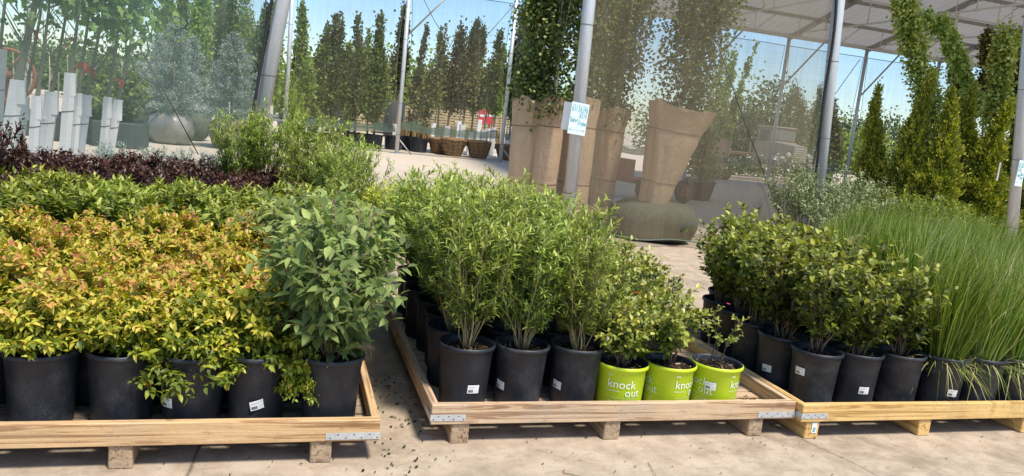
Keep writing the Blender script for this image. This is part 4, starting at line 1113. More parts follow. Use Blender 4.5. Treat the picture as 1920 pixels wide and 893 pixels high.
# two empty black tubs and small grey pots
for i, (px, Y) in enumerate([(660, 30.2), (736, 30.6)]):
    p = at(px, 280, Y); e = thing('plant_tub', ['black nursery tub at the left end of the back row', 'black nursery tub directly beside the second back post'][i], 'pot', (p[0], Y, 0), 0, 'black tubs along the back wall')
    link('shell', BIGPOT, e); link('soil', SOIL[i], e, (0, 0, .5-.28*2.3), scale=2.4)
for i, (px, Y) in enumerate([(533, 31), (552, 31.2), (588, 32), (632, 31.5)]):
    p = at(px, 215, Y); e = thing('plant_bucket', 'pale grey nursery pot beyond the tall post, %s from the left' % ordn(i), 'pot', (p[0], Y, .25), 0, 'pale grey pots beyond the tall post')
    mb = MB(); mb.lathe([(.05, 0), (.20, 0), (.26, .42), (.28, .42), (.28, .46), (.25, .46), (.23, .3), (.02, .3)], 20); link('shell', mb.mesh('shell', M['galv']), e)
    mb = MB(); mb.box((-.35, -.35, -.25), (.35, .35, -.001), 0, .01); link('stand', mb.mesh('stand', M['block']), e)

# --- spires beyond the back wall on the right
for i, (bx, by, tx, ty, Y, r, mk, lab) in enumerate([(1362, 250, 1420, 78, 30.5, .16, 'column_light', 'thin spire tree bending far right, seen through tan cloth'), (1345, 250, 1378, 95, 31, .28, 'column_light', 'spire tree bending right behind the flared paper wrap'),
        (1330, 240, 1362, 90, 32, .36, 'column_light', 'fuller spire tree directly beside the flared paper wrap'), (1503, 300, 1490, 160, 50, .60, 'column', 'dark columnar tree left of a V shaped pair behind the cloth post'), (1520, 305, 1538, 165, 50, .60, 'column', 'dark columnar tree leaning right of a V shaped pair'),
        (1560, 320, 1562, 190, 33, .38, 'column_red', 'small sparse brown tree right of the second cloth post')]):
    T = at(tx, ty, Y); B = at(bx, by, Y); B[2] = 0; d = T-B; H = d[2]
    e = thing('spire_tree', lab, 'tree', (B[0], B[1], 0), 0, 'spire trees beyond the tan cloth')
    f = lambda q: np.array([d[0]*q**2, d[1]*q, H*q])
    link('trunk', trunk_mesh([f(q) for q in np.linspace(0, .9, 6)], .05, .015, M['bark'], 8, i, .6, 2.6), e)
    link('crown', clump_crown(700+i, [f(q) for q in np.linspace(.28, 1, 9)], r, int(2400*max(r, .25)/.4), .12, .045, M[mk], 60, prof=lambda t: np.clip(1.15*(1-t)**.7+.06, .06, 1), upb=.9, spread=.3, vert=1.5, loose=.05), e)
    if i < 3:
        pw, _, _ = paper_wrap(20+i, .20, .32, 1.5, 1.); link('paper_wrap', pw, e, (0, 0, .3)); link('root_ball', root_ball(.45, .45, M['burlap'], 50+i), e)

# --- arborvitaes
def conifer(seed, h, r, z0=.32):
    F = Fol(seed); g = F.r; n = 15000
    prof = lambda t: np.clip(np.minimum(.72+2.0*t, 1.10*(1-t)**1.15+.02)*(1+.14*np.sin(9*t*3.1+seed)+.10*np.sin(21*t*3.1+2*seed)), .035, 1.1)
    t = g.random(n*2)**1.1; t = t[g.random(n*2) < (prof(t)+.12)][:n]; n = len(t)
    a = g.random(n)*6.283; ph = g.random(6)*6
    bump = 1+.22*np.sin(3*a+9*t+ph[0])*np.sin(17*t+ph[1])+.17*np.sin(7*a-23*t+ph[2])+.14*np.sin(11*a+41*t+ph[3])
    q = 1-.55*g.random(n)**2.2
    rr = r*prof(t)*bump*q+g.normal(0, .03, n)
    P = np.stack([np.cos(a)*rr, np.sin(a)*rr, z0+h*t+g.normal(0, .02, n)], 1)
    P[:, 0] += .07*np.sin(4*t+seed)*t*2+.10*t**3*(1 if seed % 2 else -1); P[:, 1] += .05*np.sin(5*t+2*seed)*t
    wisp = g.random(n) < .07; P[wisp, 2] += g.uniform(.03, .14, wisp.sum()); P[wisp, :2] *= 1.12
    O = np.stack([np.cos(a), np.sin(a), 0*a], 1)
    D = O*.75+UP*.8+g.normal(0, .30, (n, 3)); N = np.cross(O, UP)*np.sign(g.normal(0, 1, n))[:, None]*.6+O*.6+g.normal(0, .4, (n, 3))
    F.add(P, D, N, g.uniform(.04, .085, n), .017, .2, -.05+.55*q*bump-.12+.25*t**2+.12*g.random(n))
    m = MB(); m.tube([(0, 0, z0-.06), (0, 0, h*.9)], .03, .008, 6)
    return F.mesh('crown', M['arbor'], 'simple', False), m.mesh('trunk', M['bark'])
AV = [conifer(800+i, [2.65, 2.75, 2.55][i], [.40, .43, .46][i]) for i in range(3)]
GA = 'arborvitaes beneath the roof'
for i, (px, Y, tp, lab) in enumerate([(1634, 12.2, 165, 'leftmost and standing apart'), (1694, 11.6, 150, 'second from the left with a pointed tip'), (1752, 11.2, 160, 'third from the left beneath the bending column'), (1800, 11.6, 165, 'fourth, dense olive green'),
        (1846, 11.0, 200, 'fifth, broad and dark at its base'), (1884, 11.5, 170, 'sixth, left of the right steel post'), (1925, 11.2, 180, 'behind the right steel post')]):
    p = at(px, 370, Y); T = at(px-8, tp, Y)
    e = thing('arborvitae', 'arborvitae cone, '+lab, 'tree', (p[0], Y, .05), random.random()*6.28, GA)
    cr, tr = AV[i % 3]; s = T[2]/2.95
    sw = [.86, .95, 1.1, 1.0, 1.15, 1.05, 1.1][i]
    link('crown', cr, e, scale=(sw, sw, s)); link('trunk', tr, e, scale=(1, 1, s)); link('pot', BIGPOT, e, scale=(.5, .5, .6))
    e.rotation_euler = (0, R_([-3, 0, -2, -1, -2, 0, 0][i]), random.random()*.6)

# --- tall bending columns of round leaves under the roof
GV2 = 'tall vine-like columnar trees beneath the roof'
def pxpath(pts, Y): return [at(a, b, Y) for a, b in pts]
vines = [([(1775, 400), (1762, 300), (1748, 220), (1730, 150), (1712, 90), (1698, 40), (1690, -20)], 12.2, .21, 'vine', 'thick leafy column bending left up to the roof', 5200, .062),
         ([(1880, 400), (1862, 270), (1838, 210), (1812, 150), (1792, 100), (1768, 52), (1735, 38)], 12.6, .13, 'vine', 'thin leafy column that arches over to the left', 3600, .066),
         ([(1868, 400), (1866, 250), (1872, 170), (1880, 110), (1888, 66)], 12.0, .20, 'vine', 'broad leafy column at the right with a bright blunt top', 4200, .066),
         ([(1838, 380), (1844, 200), (1848, 120), (1853, 62)], 12.9, .13, 'rusty', 'narrow bronze tinged column left of the broad leafy one', 2400, .055),
         ([(1912, 380), (1906, 220), (1904, 140), (1912, 72)], 12.7, .16, 'rusty', 'bronze tinged column at the right photo edge', 2800, .055),
         ([(1815, 380), (1802, 220), (1796, 150), (1792, 105)], 13.0, .15, 'arbor', 'olive slender column between the two bending ones', 2600, .055)]
for i, (pp, Y, r, mk, lab, n, L) in enumerate(vines):
    P = pxpath(pp, Y); base = np.array([P[0][0], Y, 0])
    P = np.array(rel(P, base))
    fine, _ = on_path(P, np.linspace(0, 1, 24))
    e = thing('leafy_column_tree', lab, 'tree', base, 0, GV2)
    tp = np.vstack([[[fine[0][0], 0, .3]], fine])
    link('trunk', trunk_mesh(tp, .03, .008, M['bark'], 12, i, .3, 1.), e)
    link('crown', clump_crown(900+i, fine[7:], r*.82, int(n*1.4), L, L*.45, M[mk], 80, prof=lambda t: np.clip(1.0-.25*t, .1, 1.2), upb=.1, spread=.46, vert=1.0, age_in=.25, loose=.12), e)
    link('pot', BIGPOT, e, scale=(.6, .6, .75))

# ------------------------------------------------------------------ shelter
S = thing('shade_shelter', 'open sided steel shelter with corrugated roof and galvanised posts', 'shelter', (0, 0, 0))
FY, BY, EZ = 9.8, 28.0, 6.3
PX = [3.74+4.02*k for k in range(-3, 12)]
RIDGE_Y, RIDGE_Z = 18.9, 8.95
def roof_z(y): return EZ+.10+(RIDGE_Z-EZ)*(1-abs(y-RIDGE_Y)/(RIDGE_Y-FY))
for (ya, yb) in ((FY-.3, RIDGE_Y), (RIDGE_Y, BY+.35)):
    xs = np.arange(8.6, 49.0, .105); V = []
    pr = [0, 0, 0, .045]
    for i, x in enumerate(xs):
        for y in (ya, yb): V.append((x, y, roof_z(y)+.05+pr[i % 4]))
    nq = len(xs)-1
    q = np.array([[2*i, 2*i+2, 2*i+3, 2*i+1] for i in range(nq)]).ravel()
    link('roof_sheet', raw_mesh('roof_sheet', V, np.full(nq, 4), q, [M['roof']]), S)
FRONT = {2: ((490, 215), (531, 0)), 3: ((1072, 335), (1105, 0)), 4: ((1530, 395), (1573, 0)), 5: ((1899, 415), (1934, 0))}
def post_axis(k):
    if k not in FRONT: return np.array([PX[k], FY, 0.]), np.array([0, 0, 1.])
    a, b = at(*FRONT[k][0], FY), at(*FRONT[k][1], FY); d = (b-a)/(b[2]-a[2]); return a-d*a[2], d
for k, x in enumerate(PX):
    if x > 30: pass
    for y, r in ((FY, .088), (BY, .075)):
        if y == FY and x > 14: continue
        if x > 44: continue
        o_, d_ = post_axis(k) if y == FY else (np.array([x, y, 0.]), np.array([0, 0, 1.]))
        mb = MB(); mb.tube([o_, o_+d_*3, o_+d_*EZ], r, r, 20)
        tx_ = (o_+d_*EZ)[0]
        mb.box((tx_-.14, y-.14, EZ-.001), (tx_+.14, y+.14, EZ+.012), 0)
        mb.box((o_[0]-.18, y-.18, 0.001), (o_[0]+.18, y+.18, .014), 0)
        for zz in np.arange(.7, 6, 1.15):   # strap bands that tie the cloth
            mb.tube([((o_+d_*zz)[0]+(r+.002)*math.cos(a), y+(r+.002)*math.sin(a), zz) for a in np.linspace(0, 6.283, 21)], .004, .004, 4, 1, cap=False)
        link('post', mb.mesh('post', [M['galv'], M['wire']]), S)
    if 8 < x+3 and x < 47 and x > 8:
        mb = MB()
        for (ya, yb) in ((FY, RIDGE_Y), (BY, RIDGE_Y)):
            za, zb = roof_z(ya)-.10, roof_z(yb)-.10
            d = Vector((0, yb-ya, zb-za)); L = d.length
            ang = math.atan2(zb-za, yb-ya) if yb > ya else math.atan2(za-zb, ya-yb)
            rot = Matrix.Rotation(ang if yb > ya else ang, 3, 'X')
            mid = ((x), (ya+yb)/2, (za+zb)/2)
            mb.box((-.05, -L/2, -.10), (.05, L/2, .10), 0, 0, rot, mid)
        link('rafter', mb.mesh('rafter', M['steel_grey']), S)
        if x > 7:
            mb = MB()
            mb.tube([(x, FY, EZ+.15), (x, RIDGE_Y, EZ+.15), (x, BY, EZ+.15)], .035, .035, 6)
            for y in np.linspace(FY+2.2, BY-2.2, 7):
                mb.tube([(x, y, EZ+.15), (x, y, roof_z(y)-.15)], .025, .025, 5)
            link('tie_beam', mb.mesh('tie_beam', M['steel_white']), S)
for j, y in enumerate(np.linspace(BY-.02, RIDGE_Y+.4, 6)):
    z = roof_z(y)-.09
    mb = MB(); x0, x1 = 8.6, 47.5
    mb.box((x0, y-.03, z-.02), (x1, y+.03, z+.11), 0)
    link('purlin', mb.mesh('purlin', M['steel_grey'] if j else M['steel_white']), S)
    if j in (1, 3, 4):
        mb = MB(); zb = z-.75
        mb.tube([(x0, y, zb), (x1, y, zb)], .028, .028, 5)
        for x in np.arange(x0+.3, x1-1, 2.01):
            mb.tube([(x, y, z-.02), (x, y, zb)], .020, .020, 4)
            mb.tube([(x, y, zb), (x+.85, y, z-.02)], .020, .020, 4)
        link('lattice_web', mb.mesh('lattice_web', M['steel_white']), S)
for side, y in (('f', FY), ('b', BY)):
    mb = MB(); mb.box((8.6, y-.06, EZ+.013), (47.5, y+.06, EZ+.16), 0); link('eave_beam', mb.mesh('eave_beam', M['steel_white']), S)
for x in PX[3:11]:
    mb = MB(); mb.tube([(x+.05, BY+.02, 4.3), (x+1.75, BY+.02, EZ)], .035, .035, 6); link('brace', mb.mesh('brace', M['steel_grey']), S); mb = MB()
    mb.tube([(x-.05, BY-.05, .85), (x-1.0, BY-.8, .0)] if False else [(x+.03, BY-.02, .55), (x+.55, BY-.02, .0)], .03, .03, 6)
    link('brace', mb.mesh('brace', M['steel_grey']), S)

# ------------------------------------------------------------------ shade cloths
def cloth(name, lab, x0, x1, y, zb, zt, mat, sagb=.06, wr=.02, seed=0, gap=.1, skirt=False):
    r = np.random.default_rng(seed); nx, nz = 28, 22; V = []; ph = r.random(4)*6
    bx0, bx1 = x0+gap, x1-gap
    for j in range(nz+1):
        for i in range(nx+1):
            u, v = i/nx, j/nz
            z0_ = zb+sagb*(math.sin(u*math.pi)*-1+.35*math.sin(u*17+ph[0])*.4)
            zz = z0_+(zt-z0_)*v
            inset = .12*(math.sin(v*math.pi))*(1 if gap > .05 else 0)
            xx = bx0+inset*(1-2*u)*(1 if abs(2*u-1) > .9 else 0)+(bx1-bx0)*u
            yy = y+wr*(math.sin(u*9+ph[1]+v*2)+.6*math.sin(u*23+v*5+ph[2])+.5*math.sin(v*11+ph[3]))+(.10*(1-v)**6*math.sin(u*14+ph[0]))
            V.append((xx, yy, zz))
    q = np.array([[j*(nx+1)+i, j*(nx+1)+i+1, (j+1)*(nx+1)+i+1, (j+1)*(nx+1)+i] for j in range(nz) for i in range(nx)]).ravel()
    e = thing(name, lab, 'shade cloth', (0, 0, 0), 0, 'mesh shade cloths hung between the posts')
    link('mesh_sheet', raw_mesh('mesh_sheet', V, np.full(nx*nz, 4), q, [mat], None, True), e)
    mb = MB()
    mb.tube([V[i] for i in range(nx+1)], .010, .010, 5)
    mb.tube([V[nz*(nx+1)+i] for i in range(nx+1)], .014, .014, 5)
    mb.tube([V[j*(nx+1)] for j in range(nz+1)], .010, .010, 5); mb.tube([V[j*(nx+1)+nx] for j in range(nz+1)], .010, .010, 5)
    link('hem', mb.mesh('hem', M['hem']), e)
    if skirt:
        V2 = []; ns = 5
        for j in range(ns+1):
            for i in range(nx+1):
                u = i/nx; q = j/ns; x, yy, z = V[i]
                V2.append((x, yy+.02+q*.42+.05*math.sin(u*31+ph[1])*q, z+.012+.26*q+.05*q*math.sin(u*22+ph[2])))
        q2 = np.array([[j*(nx+1)+i, j*(nx+1)+i+1, (j+1)*(nx+1)+i+1, (j+1)*(nx+1)+i] for j in range(ns) for i in range(nx)]).ravel()
        link('folded_skirt', raw_mesh('folded_skirt', V2, np.full(nx*ns, 4), q2, [M['cloth_skirt']], None, True), e)
cloth('shade_cloth', 'hazy green mesh cloth left of the tall post', PX[1]-.02, PX[2]-.1, FY+.05, .05, 6.2, M['cloth_green'], seed=1, gap=.02)
cloth('shade_cloth', 'hazy green mesh cloth at the left photo edge', PX[0], PX[1]-.02, FY+.05, .05, 6.2, M['cloth_green'], seed=2, gap=.02)
cloth('shade_cloth', 'tan mesh cloth between the sign post and the next post', PX[3], PX[4], FY+.05, .22, 6.2, M['cloth_tan'], .12, .03, 3, gap=.02)
blab = ['behind the blue spruces', 'left of the tall post', 'just right of the tall post over the black tubs', 'over the burlap root balls', 'behind the paper wrapped trees', 'behind the tan cloth, left panel', 'behind the tan cloth, right panel', 'behind the leftmost arborvitae', 'behind the bending leafy columns', 'at the right photo edge']
for k in range(1, 11):
    cloth('shade_cloth', 'thin back wall mesh cloth '+blab[k-1], PX[k-0]-0, PX[k+1], BY+.03, .80+(.0 if k < 3 else .12), 5.98, M['cloth_back'], .10, .03, 10+k, gap=.11, skirt=True)

# ------------------------------------------------------------------ hoses, wires, signs
def cable(name, lab, cat, pts, r, mat):
    mb = MB(); mb.tube(pts, r, r, 6); return tag(link(name, mb.mesh(name, mat)), lab, cat)
def hose_on(k, y, r, lab, wob=.03, z1=6.2):
    o_, d_ = post_axis(k); x = o_[0]
    pts = [((o_+d_*z)[0]-r-.022+wob*math.sin(z*1.9+x)*.5, y-.06+.02*math.sin(z*3.1), z) for z in np.arange(.15, z1, .22)]
    cable('irrigation_hose', lab, 'hose', pts, .022, M['hose'])
hose_on(2, FY, .088, 'black hose tied along the tall post left of centre')
hose_on(4, FY, .088, 'black hose tied along the post right of the tan cloth', .05)
cable('guy_wire', 'dark guy wire slanting behind the silver wrapped root ball', 'wire', [at(262, 90, 9.7), at(315, 185, 9.7), at(372, 290, 9.7)], .007, M['wire'])
cable('guy_wire', 'dark guy wire slanting down across the tan cloth', 'wire', [at(1345, 80, 9.75), at(1400, 240, 9.75), at(1470, 425, 9.75)], .008, M['wire'])
cable('guy_wire', 'grey guy wire rising to the roof beside the flared paper wrap', 'wire', [at(1300, 200, 14.), at(1392, 42, 18.)], .010, M['wire'])
cable('guy_wire', 'thin guy wire between the back posts right of the second cloth post', 'wire', [at(1560, 185, 27.7), at(1612, 112, 27.7)], .014, M['wire'])
cable('guy_wire', 'thin guy wire right of the second back post', 'wire', [at(795, 0, 27.7), at(815, 40, 27.7), at(860, 110, 27.7)], .012, M['wire'])
cable('guy_wire', 'thin guy wire rising to the third back post', 'wire', [at(875, 110, 27.7), at(965, 8, 27.7)], .012, M['wire'])

def strokes(mb, lines, x0, z0, sx, sz, mi, w=.0055, y=-.0035):
    for ln in lines:
        for a, b in zip(ln[:-1], ln[1:]):
            p, q = np.array([x0+a[0]*sx, z0+a[1]*sz]), np.array([x0+b[0]*sx, z0+b[1]*sz])
            d = (q-p)/(np.linalg.norm(q-p)+1e-9); n = np.array([-d[1], d[0]])*w/2; p = p-d*w*.3; q = q+d*w*.3
            mb.add([(p[0]-n[0], y, p[1]-n[1]), (q[0]-n[0], y, q[1]-n[1]), (q[0]+n[0], y, q[1]+n[1]), (p[0]+n[0], y, p[1]+n[1])], [(0, 1, 2, 3)], mi)
GLY = {'6': [[(.8, .95), (.35, .75), (.1, .35), (.25, .02), (.65, .0), (.8, .25), (.6, .48), (.2, .4)]], '5': [[(.8, 1), (.25, 1), (.2, .58), (.6, .6), (.8, .32), (.6, .03), (.15, .05)]],
       '1': [[(.5, 1), (.5, 0)]], '3': [[(.15, .95), (.6, 1), (.75, .75), (.4, .55), (.8, .35), (.6, .03), (.12, .05)]], '4': [[(.6, 0), (.65, 1), (.1, .38), (.9, .38)]],
       'B': [[(.15, 0), (.15, 1), (.6, .95), (.65, .65), (.15, .52), (.7, .42), (.7, .05), (.15, 0)]], 'a': [[(.75, .5), (.3, .55), (.12, .2), (.4, .0), (.75, .3), (.75, .55), (.8, 0)]],
       'k': [[(.2, 1), (.2, 0)], [(.75, .6), (.2, .25), (.8, 0)]], 'e': [[(.15, .3), (.75, .35), (.6, .58), (.25, .5), (.15, .2), (.45, 0), (.8, .1)]], 'r': [[(.25, .6), (.25, 0)], [(.25, .35), (.55, .6), (.8, .5)]],
       'F': [[(.2, 0), (.2, 1), (.8, 1)], [(.2, .5), (.7, .5)]], 'y': [[(.2, .6), (.45, .15)], [(.8, .6), (.25, -.4)]], 'd': [[(.7, 1), (.72, 0)], [(.7, .45), (.3, .55), (.15, .2), (.4, 0), (.7, .2)]], 's': [[(.75, .55), (.3, .55), (.3, .32), (.7, .25), (.65, .0), (.2, .0)]],
       'C': [[(.8, .9), (.4, 1), (.12, .5), (.35, .02), (.8, .1)]], 'o': [[(.45, .58), (.15, .3), (.4, .0), (.75, .25), (.45, .58)]], 'm': [[(.12, 0), (.15, .55), (.4, .5), (.42, 0)], [(.42, .45), (.7, .55), (.78, 0)]], 'p': [[(.2, .6), (.2, -.4)], [(.2, .55), (.65, .55), (.65, .1), (.2, .08)]]}
def write(mb, text, x, z, cw, ch, mi, w=.0055):
    for ch_ in text:
        if ch_ in GLY: strokes(mb, GLY[ch_], x, z, cw*.85, ch, mi, w)
        x += cw
def sign(lab, loc, tilt, right2, group='handwritten tree signs on the posts', rz=.28):
    e = thing('number_sign', lab, 'sign', loc, rz, group)
    W, H = .30, .43
    mb = MB(); mb.box((-W/2, -.002, -H/2), (W/2, .004, H/2), 0, .0)
    rot = Matrix.Rotation(tilt, 3, 'Y')
    b = link('board', mb.mesh('board', M['sign_board']), e, rot=(0, tilt, 0))
    mb = MB()
    strokes(mb, [[(0, 1), (0, 0)]], .0, -H*.46, 1, H*.9, 1, .004)
    write(mb, '6513', -.135, H*.22, .033, .085, 0, .007)
    if right2:
        write(mb, '6346', .012, H*.22, .033, .085, 0, .007); write(mb, '6514', .012, H*.03, .031, .075, 0, .007)
        write(mb, 'Baker', -.135, -H*.12, .026, .065, 0, .007); write(mb, 'Frydas', .01, -H*.19, .023, .06, 0, .007)
    else:
        write(mb, '6514', .012, H*.22, .033, .085, 0, .007)
        write(mb, '6516', -.135, H*.06, .033, .075, 0, .007)
        write(mb, 'Frydas', -.138, -H*.14, .022, .055, 0, .006); write(mb, 'Baker', .01, -H*.08, .024, .055, 0, .006); write(mb, 'Comp', .01, -H*.22, .024, .055, 0, .006)
    for (a, b_, s) in ((-.135, -.02, -1), (.02, .125, 1)):
        z = -H*.36
        strokes(mb, [[(a, 0), (b_, 0)], [((a if s < 0 else b_)-s*.025, .022), (a if s < 0 else b_, 0), ((a if s < 0 else b_)-s*.025, -.022)]], 0, z, 1, 1, 1, .005)
    link('handwriting', mb.mesh('handwriting', [M['ink_teal'], M['ink_grey']]), b)
    return e
p = at(1083, 223, FY-.125); sign('white handwritten number sign wired to the post beside the paper wrapped trees', (p[0], FY-.16, p[2]), R_(3.5), True)
p = at(1910, 325, FY-.125); sign('white handwritten number sign on the right steel post', (p[0], FY-.16, p[2]), R_(1), False, rz=.35)
p1 = at(1893, 324, FY-.02); mb = MB(); mb.box((-.09, -.004, -.155), (.09, .004, .155), 0)
tag(link('blank_board', mb.mesh('blank_board', M['guard']), None, (p1[0]-.05, FY+.14, p1[2]), (0, R_(1), .6)), 'blank white board edge behind the right steel post sign', 'sign')
p1 = at(1068, 218, FY); mb = MB(); mb.box((-.06, -.004, -.19), (.06, .004, .19), 0)
tag(link('blank_board', mb.mesh('blank_board', M['guard']), None, (p1[0]-.04, FY+.02, p1[2]), (0, R_(2), -.9)), 'blank grey white board behind the left edge of the handwritten sign', 'sign')

# ------------------------------------------------------------------ far yard
def slat_fence(lab, X0, X1, Y, h):
    e = thing('slat_fence', lab, 'fence', (X0, Y, 0)); W = X1-X0
    mb = MB(); z = .12
    while z < h: mb.box((0, -.02, z), (W, .02, z+.115), 0, 0); z += .165
    link('slats', mb.mesh('slats', M['slat']), e)
    n = int(W/2.6)
    for i in range(n+1):
        mb = MB(); mb.box((W*i/n-.06, .022, 0), (W*i/n+.06, .14, h+.08), 0); link('post', mb.mesh('post', M['slat']), e)
slat_fence('long pale wood slat fence beyond the back wall', 2.2, 9.0, 45., 1.9)
slat_fence('nearer right section of pale wood slat fence behind the white guards', 9.3, 13.6, 47., 2.1)
p = at(740, 215, 44); e = thing('dark_tub', 'tall dark barrel in front of the slat fence', 'barrel', (p[0], 44, 0))
mb = MB(); mb.lathe([(.05, 0), (.55, 0), (.58, .1), (.6, .9), (.58, 2.0), (.5, 2.1), (.02, 2.1)], 20); link('shell', mb.mesh('shell', M['planter']), e)
p = at(650, 215, 44); e = thing('dark_tub', 'tall dark barrel at the left end of the slat fence', 'barrel', (p[0]-.4, 44, 0))
mb = MB(); mb.lathe([(.05, 0), (.55, 0), (.58, .1), (.6, .9), (.58, 2.0), (.5, 2.1), (.02, 2.1)], 20); link('shell', mb.mesh('shell', M['planter']), e)
# dry grass bed in front of the fence
r = np.random.default_rng(3); F = Fol(3); n = 5200
P = np.stack([r.uniform(5.6, 13.5, n), r.uniform(41, 44.2, n), np.zeros(n)], 1)
F.add(P, np.stack([r.normal(0, .2, n), r.normal(0, .2, n), np.ones(n)], 1), np.stack([r.normal(0, 1, n), -np.ones(n), r.normal(0, .2, n)], 1), r.uniform(.5, 1.1, n), .035, .15, r.random(n))
tag(link('dry_grass', F.mesh('dry_grass', M['straw'], 'simple')), 'straw coloured dry grass in front of the slat fence', None, None, 'stuff')
# red boards with white band
for i, px in enumerate((902, 919)):
    p = at(px, 218, 42); e = thing('banded_board', ['red board with white band, left of two beyond the white guards', 'red board with white band, right of two beyond the white guards'][i], 'sign', (p[0], 42, 0), 0, 'red boards with white bands')
    mb = MB(); mb.box((-.22, -.03, p[2]-.45), (.22, 0, p[2]-.03), 0); mb.box((-.22, -.03, p[2]+.10), (.22, 0, p[2]+.40), 0); mb.box((-.22, -.028, p[2]-.03), (.22, -.002, p[2]+.10), 1)
    link('panel', mb.mesh('panel', [M['red'], M['guard']]), e)
    mb = MB(); mb.box((-.04, .001, 0), (.04, .06, p[2]+.4), 0); link('stake', mb.mesh('stake', M['rust']), e)

# dark planters and rusty hoop at the left
for i, (px, py, Y, w_, lab) in enumerate([(178, 208, 21., 1.1, 'long dark planter box with bushy shrub behind the white guards'), (228, 214, 20.5, .55, 'short dark planter box right of the separate guard pair'), (60, 200, 22., 1.1, 'dark planter box at the left behind the guards')]):
    p = at(px, py, Y); e = thing('planter_box', lab, 'planter', (p[0], Y, 0), 0, 'dark planter boxes in the yard')
    mb = MB(); mb.box((-w_, -.5, 0), (w_, .5, .62), 0, .03); mb.box((-w_+.06, -.44, .6205), (w_-.06, .44, .64), 1)
    link('box', mb.mesh('box', [M['planter'], M['soil']]), e)
    if i < 2:
        link('crown', clump_crown(950+i, [(0, 0, .8), (0, 0, 1.2), (.1, 0, 1.6)], .45, 1500, .12, .05, M['column'], 40, prof=lambda t: np.clip(.6+t, .1, 1)*np.clip(1.5-t, .3, 1), upb=.4), e)
        link('trunk', trunk_mesh([(0, 0, .6), (0, 0, 1.2), (.05, 0, 1.9)], .05, .02, M['bark'], 6, i, .5), e)
p = at(12, 140, 14.5); e = thing('iron_wheel', 'rusty red iron wheel at the left edge behind the guards', 'wheel', (p[0], 14.5, p[2]))
mb = MB()
for rr in (.42,): mb.tube([(rr*math.cos(a), .0, rr*math.sin(a)) for a in np.linspace(0, 6.283, 33)], .03, .03, 6, cap=False)
link('rim', mb.mesh('rim', M['rust']), e)
mb = MB(); mb.lathe([(.01, -.1), (.07, -.1), (.07, .1), (.01, .1)], 12); link('hub', mb.mesh('hub', M['rust']), e, rot=(R_(90), 0, 0))
for k in range(6):
    a = k*1.047; mb = MB(); mb.tube([(.06*math.cos(a), 0, .06*math.sin(a)), (.41*math.cos(a), 0, .41*math.sin(a))], .014, .014, 5); link('spoke', mb.mesh('spoke', M['rust']), e)
mb = MB(); mb.box((-.05, .05, -p[2]), (.05, .13, .0), 0); link('stand', mb.mesh('stand', M['rust']), e)

# cart with two wheels behind the paper wrapped trees, dark tub beside it
p = at(1222, 330, 17.5); e = thing('garden_cart', 'low cart on rubber wheels half hidden behind the paper wrapped trees', 'cart', (p[0], 17.5, 0), .2)
mb = MB(); mb.box((-1.0, -.5, .42), (1.0, .5, .52), 0, .01); mb.box((-1.0, -.5, .521), (-.94, .5, 1.0), 0, .01); link('bed', mb.mesh('bed', M['rust']), e)
for sx in (-.62, .62):
    mb = MB(); n = 24
    mb.lathe([(.17, -.06), (.28, -.07), (.31, -.03), (.31, .03), (.28, .07), (.17, .06)], n); wv = link('wheel', mb.mesh('wheel', M['tyre']), e, (sx, -.62, .31), (R_(90), 0, 0))
    mb = MB(); mb.lathe([(.01, -.03), (.17, -.05), (.17, .05), (.01, .03)], n); link('rim', mb.mesh('rim', M['rust']), wv)
p = at(1312, 335, 18.5); e = thing('planter_box', 'dark tapered tub on the ground right of the low cart', 'planter', (p[0], 18.5, 0), 0, 'dark planter boxes in the yard')
mb = MB(); mb.lathe([(.05, 0), (.34, 0), (.44, .5), (.46, .5), (.46, .54), (.42, .54), (.40, .45), (.02, .45)], 20); link('shell', mb.mesh('shell', M['planter']), e)
link('crown', clump_crown(960, [(0, 0, .6), (0, 0, 1.2), (0, 0, 1.9)], .42, 1500, .09, .04, M['column'], 40), e)

# old flatbed truck
p = at(1432, 325, 43); T = thing('flatbed_truck', 'old tan flatbed truck with a slatted grille beyond the back wall', 'truck', (p[0], 42, 0), R_(4)); T.scale = (1.0, 1.0, 1.08)
def tp_(nm, boxes, mat, parent=None, bev=.05):
    mb = MB()
    for lo, hi in boxes: mb.box(lo, hi, 0, bev)
    return link(nm, mb.mesh(nm, mat), parent or T)
mb = MB()   # hood, tapering to the grille
mb.add([(-.55, -2.2, .75), (.55, -2.2, .75), (.95, -.6, .75), (-.95, -.6, .75), (-.5, -2.2, 1.78), (.5, -2.2, 1.78), (.85, -.6, 1.95), (-.85, -.6, 1.95)], [(0, 1, 5, 4), (1, 2, 6, 5), (3, 0, 4, 7), (4, 5, 6, 7), (2, 3, 7, 6), (0, 3, 2, 1)])
link('hood', mb.mesh('hood', M['truck']), T)
cab = tp_('cab', [((-1.05, -.6, .75), (1.05, 1.0, 1.98)), ((-.95, -.45, 1.982), (.95, .95, 2.75)), ((-1.0, -.55, 2.752), (1.0, 1.0, 2.85))], M['truck'])
tp_('windscreen', [((-.82, -.47, 2.08), (.82, -.452, 2.65))], M['glass'], cab, 0); tp_('side_window', [((-.97, -.2, 2.08), (-.952, .7, 2.62))], M['glass'], cab, 0)
mb = MB()
for k in range(7): mb.box((-.46, -2.23, .9+.12*k), (.46, -2.203, .95+.12*k), 0)
link('grille', mb.mesh('grille', M['truck_pale']), T)
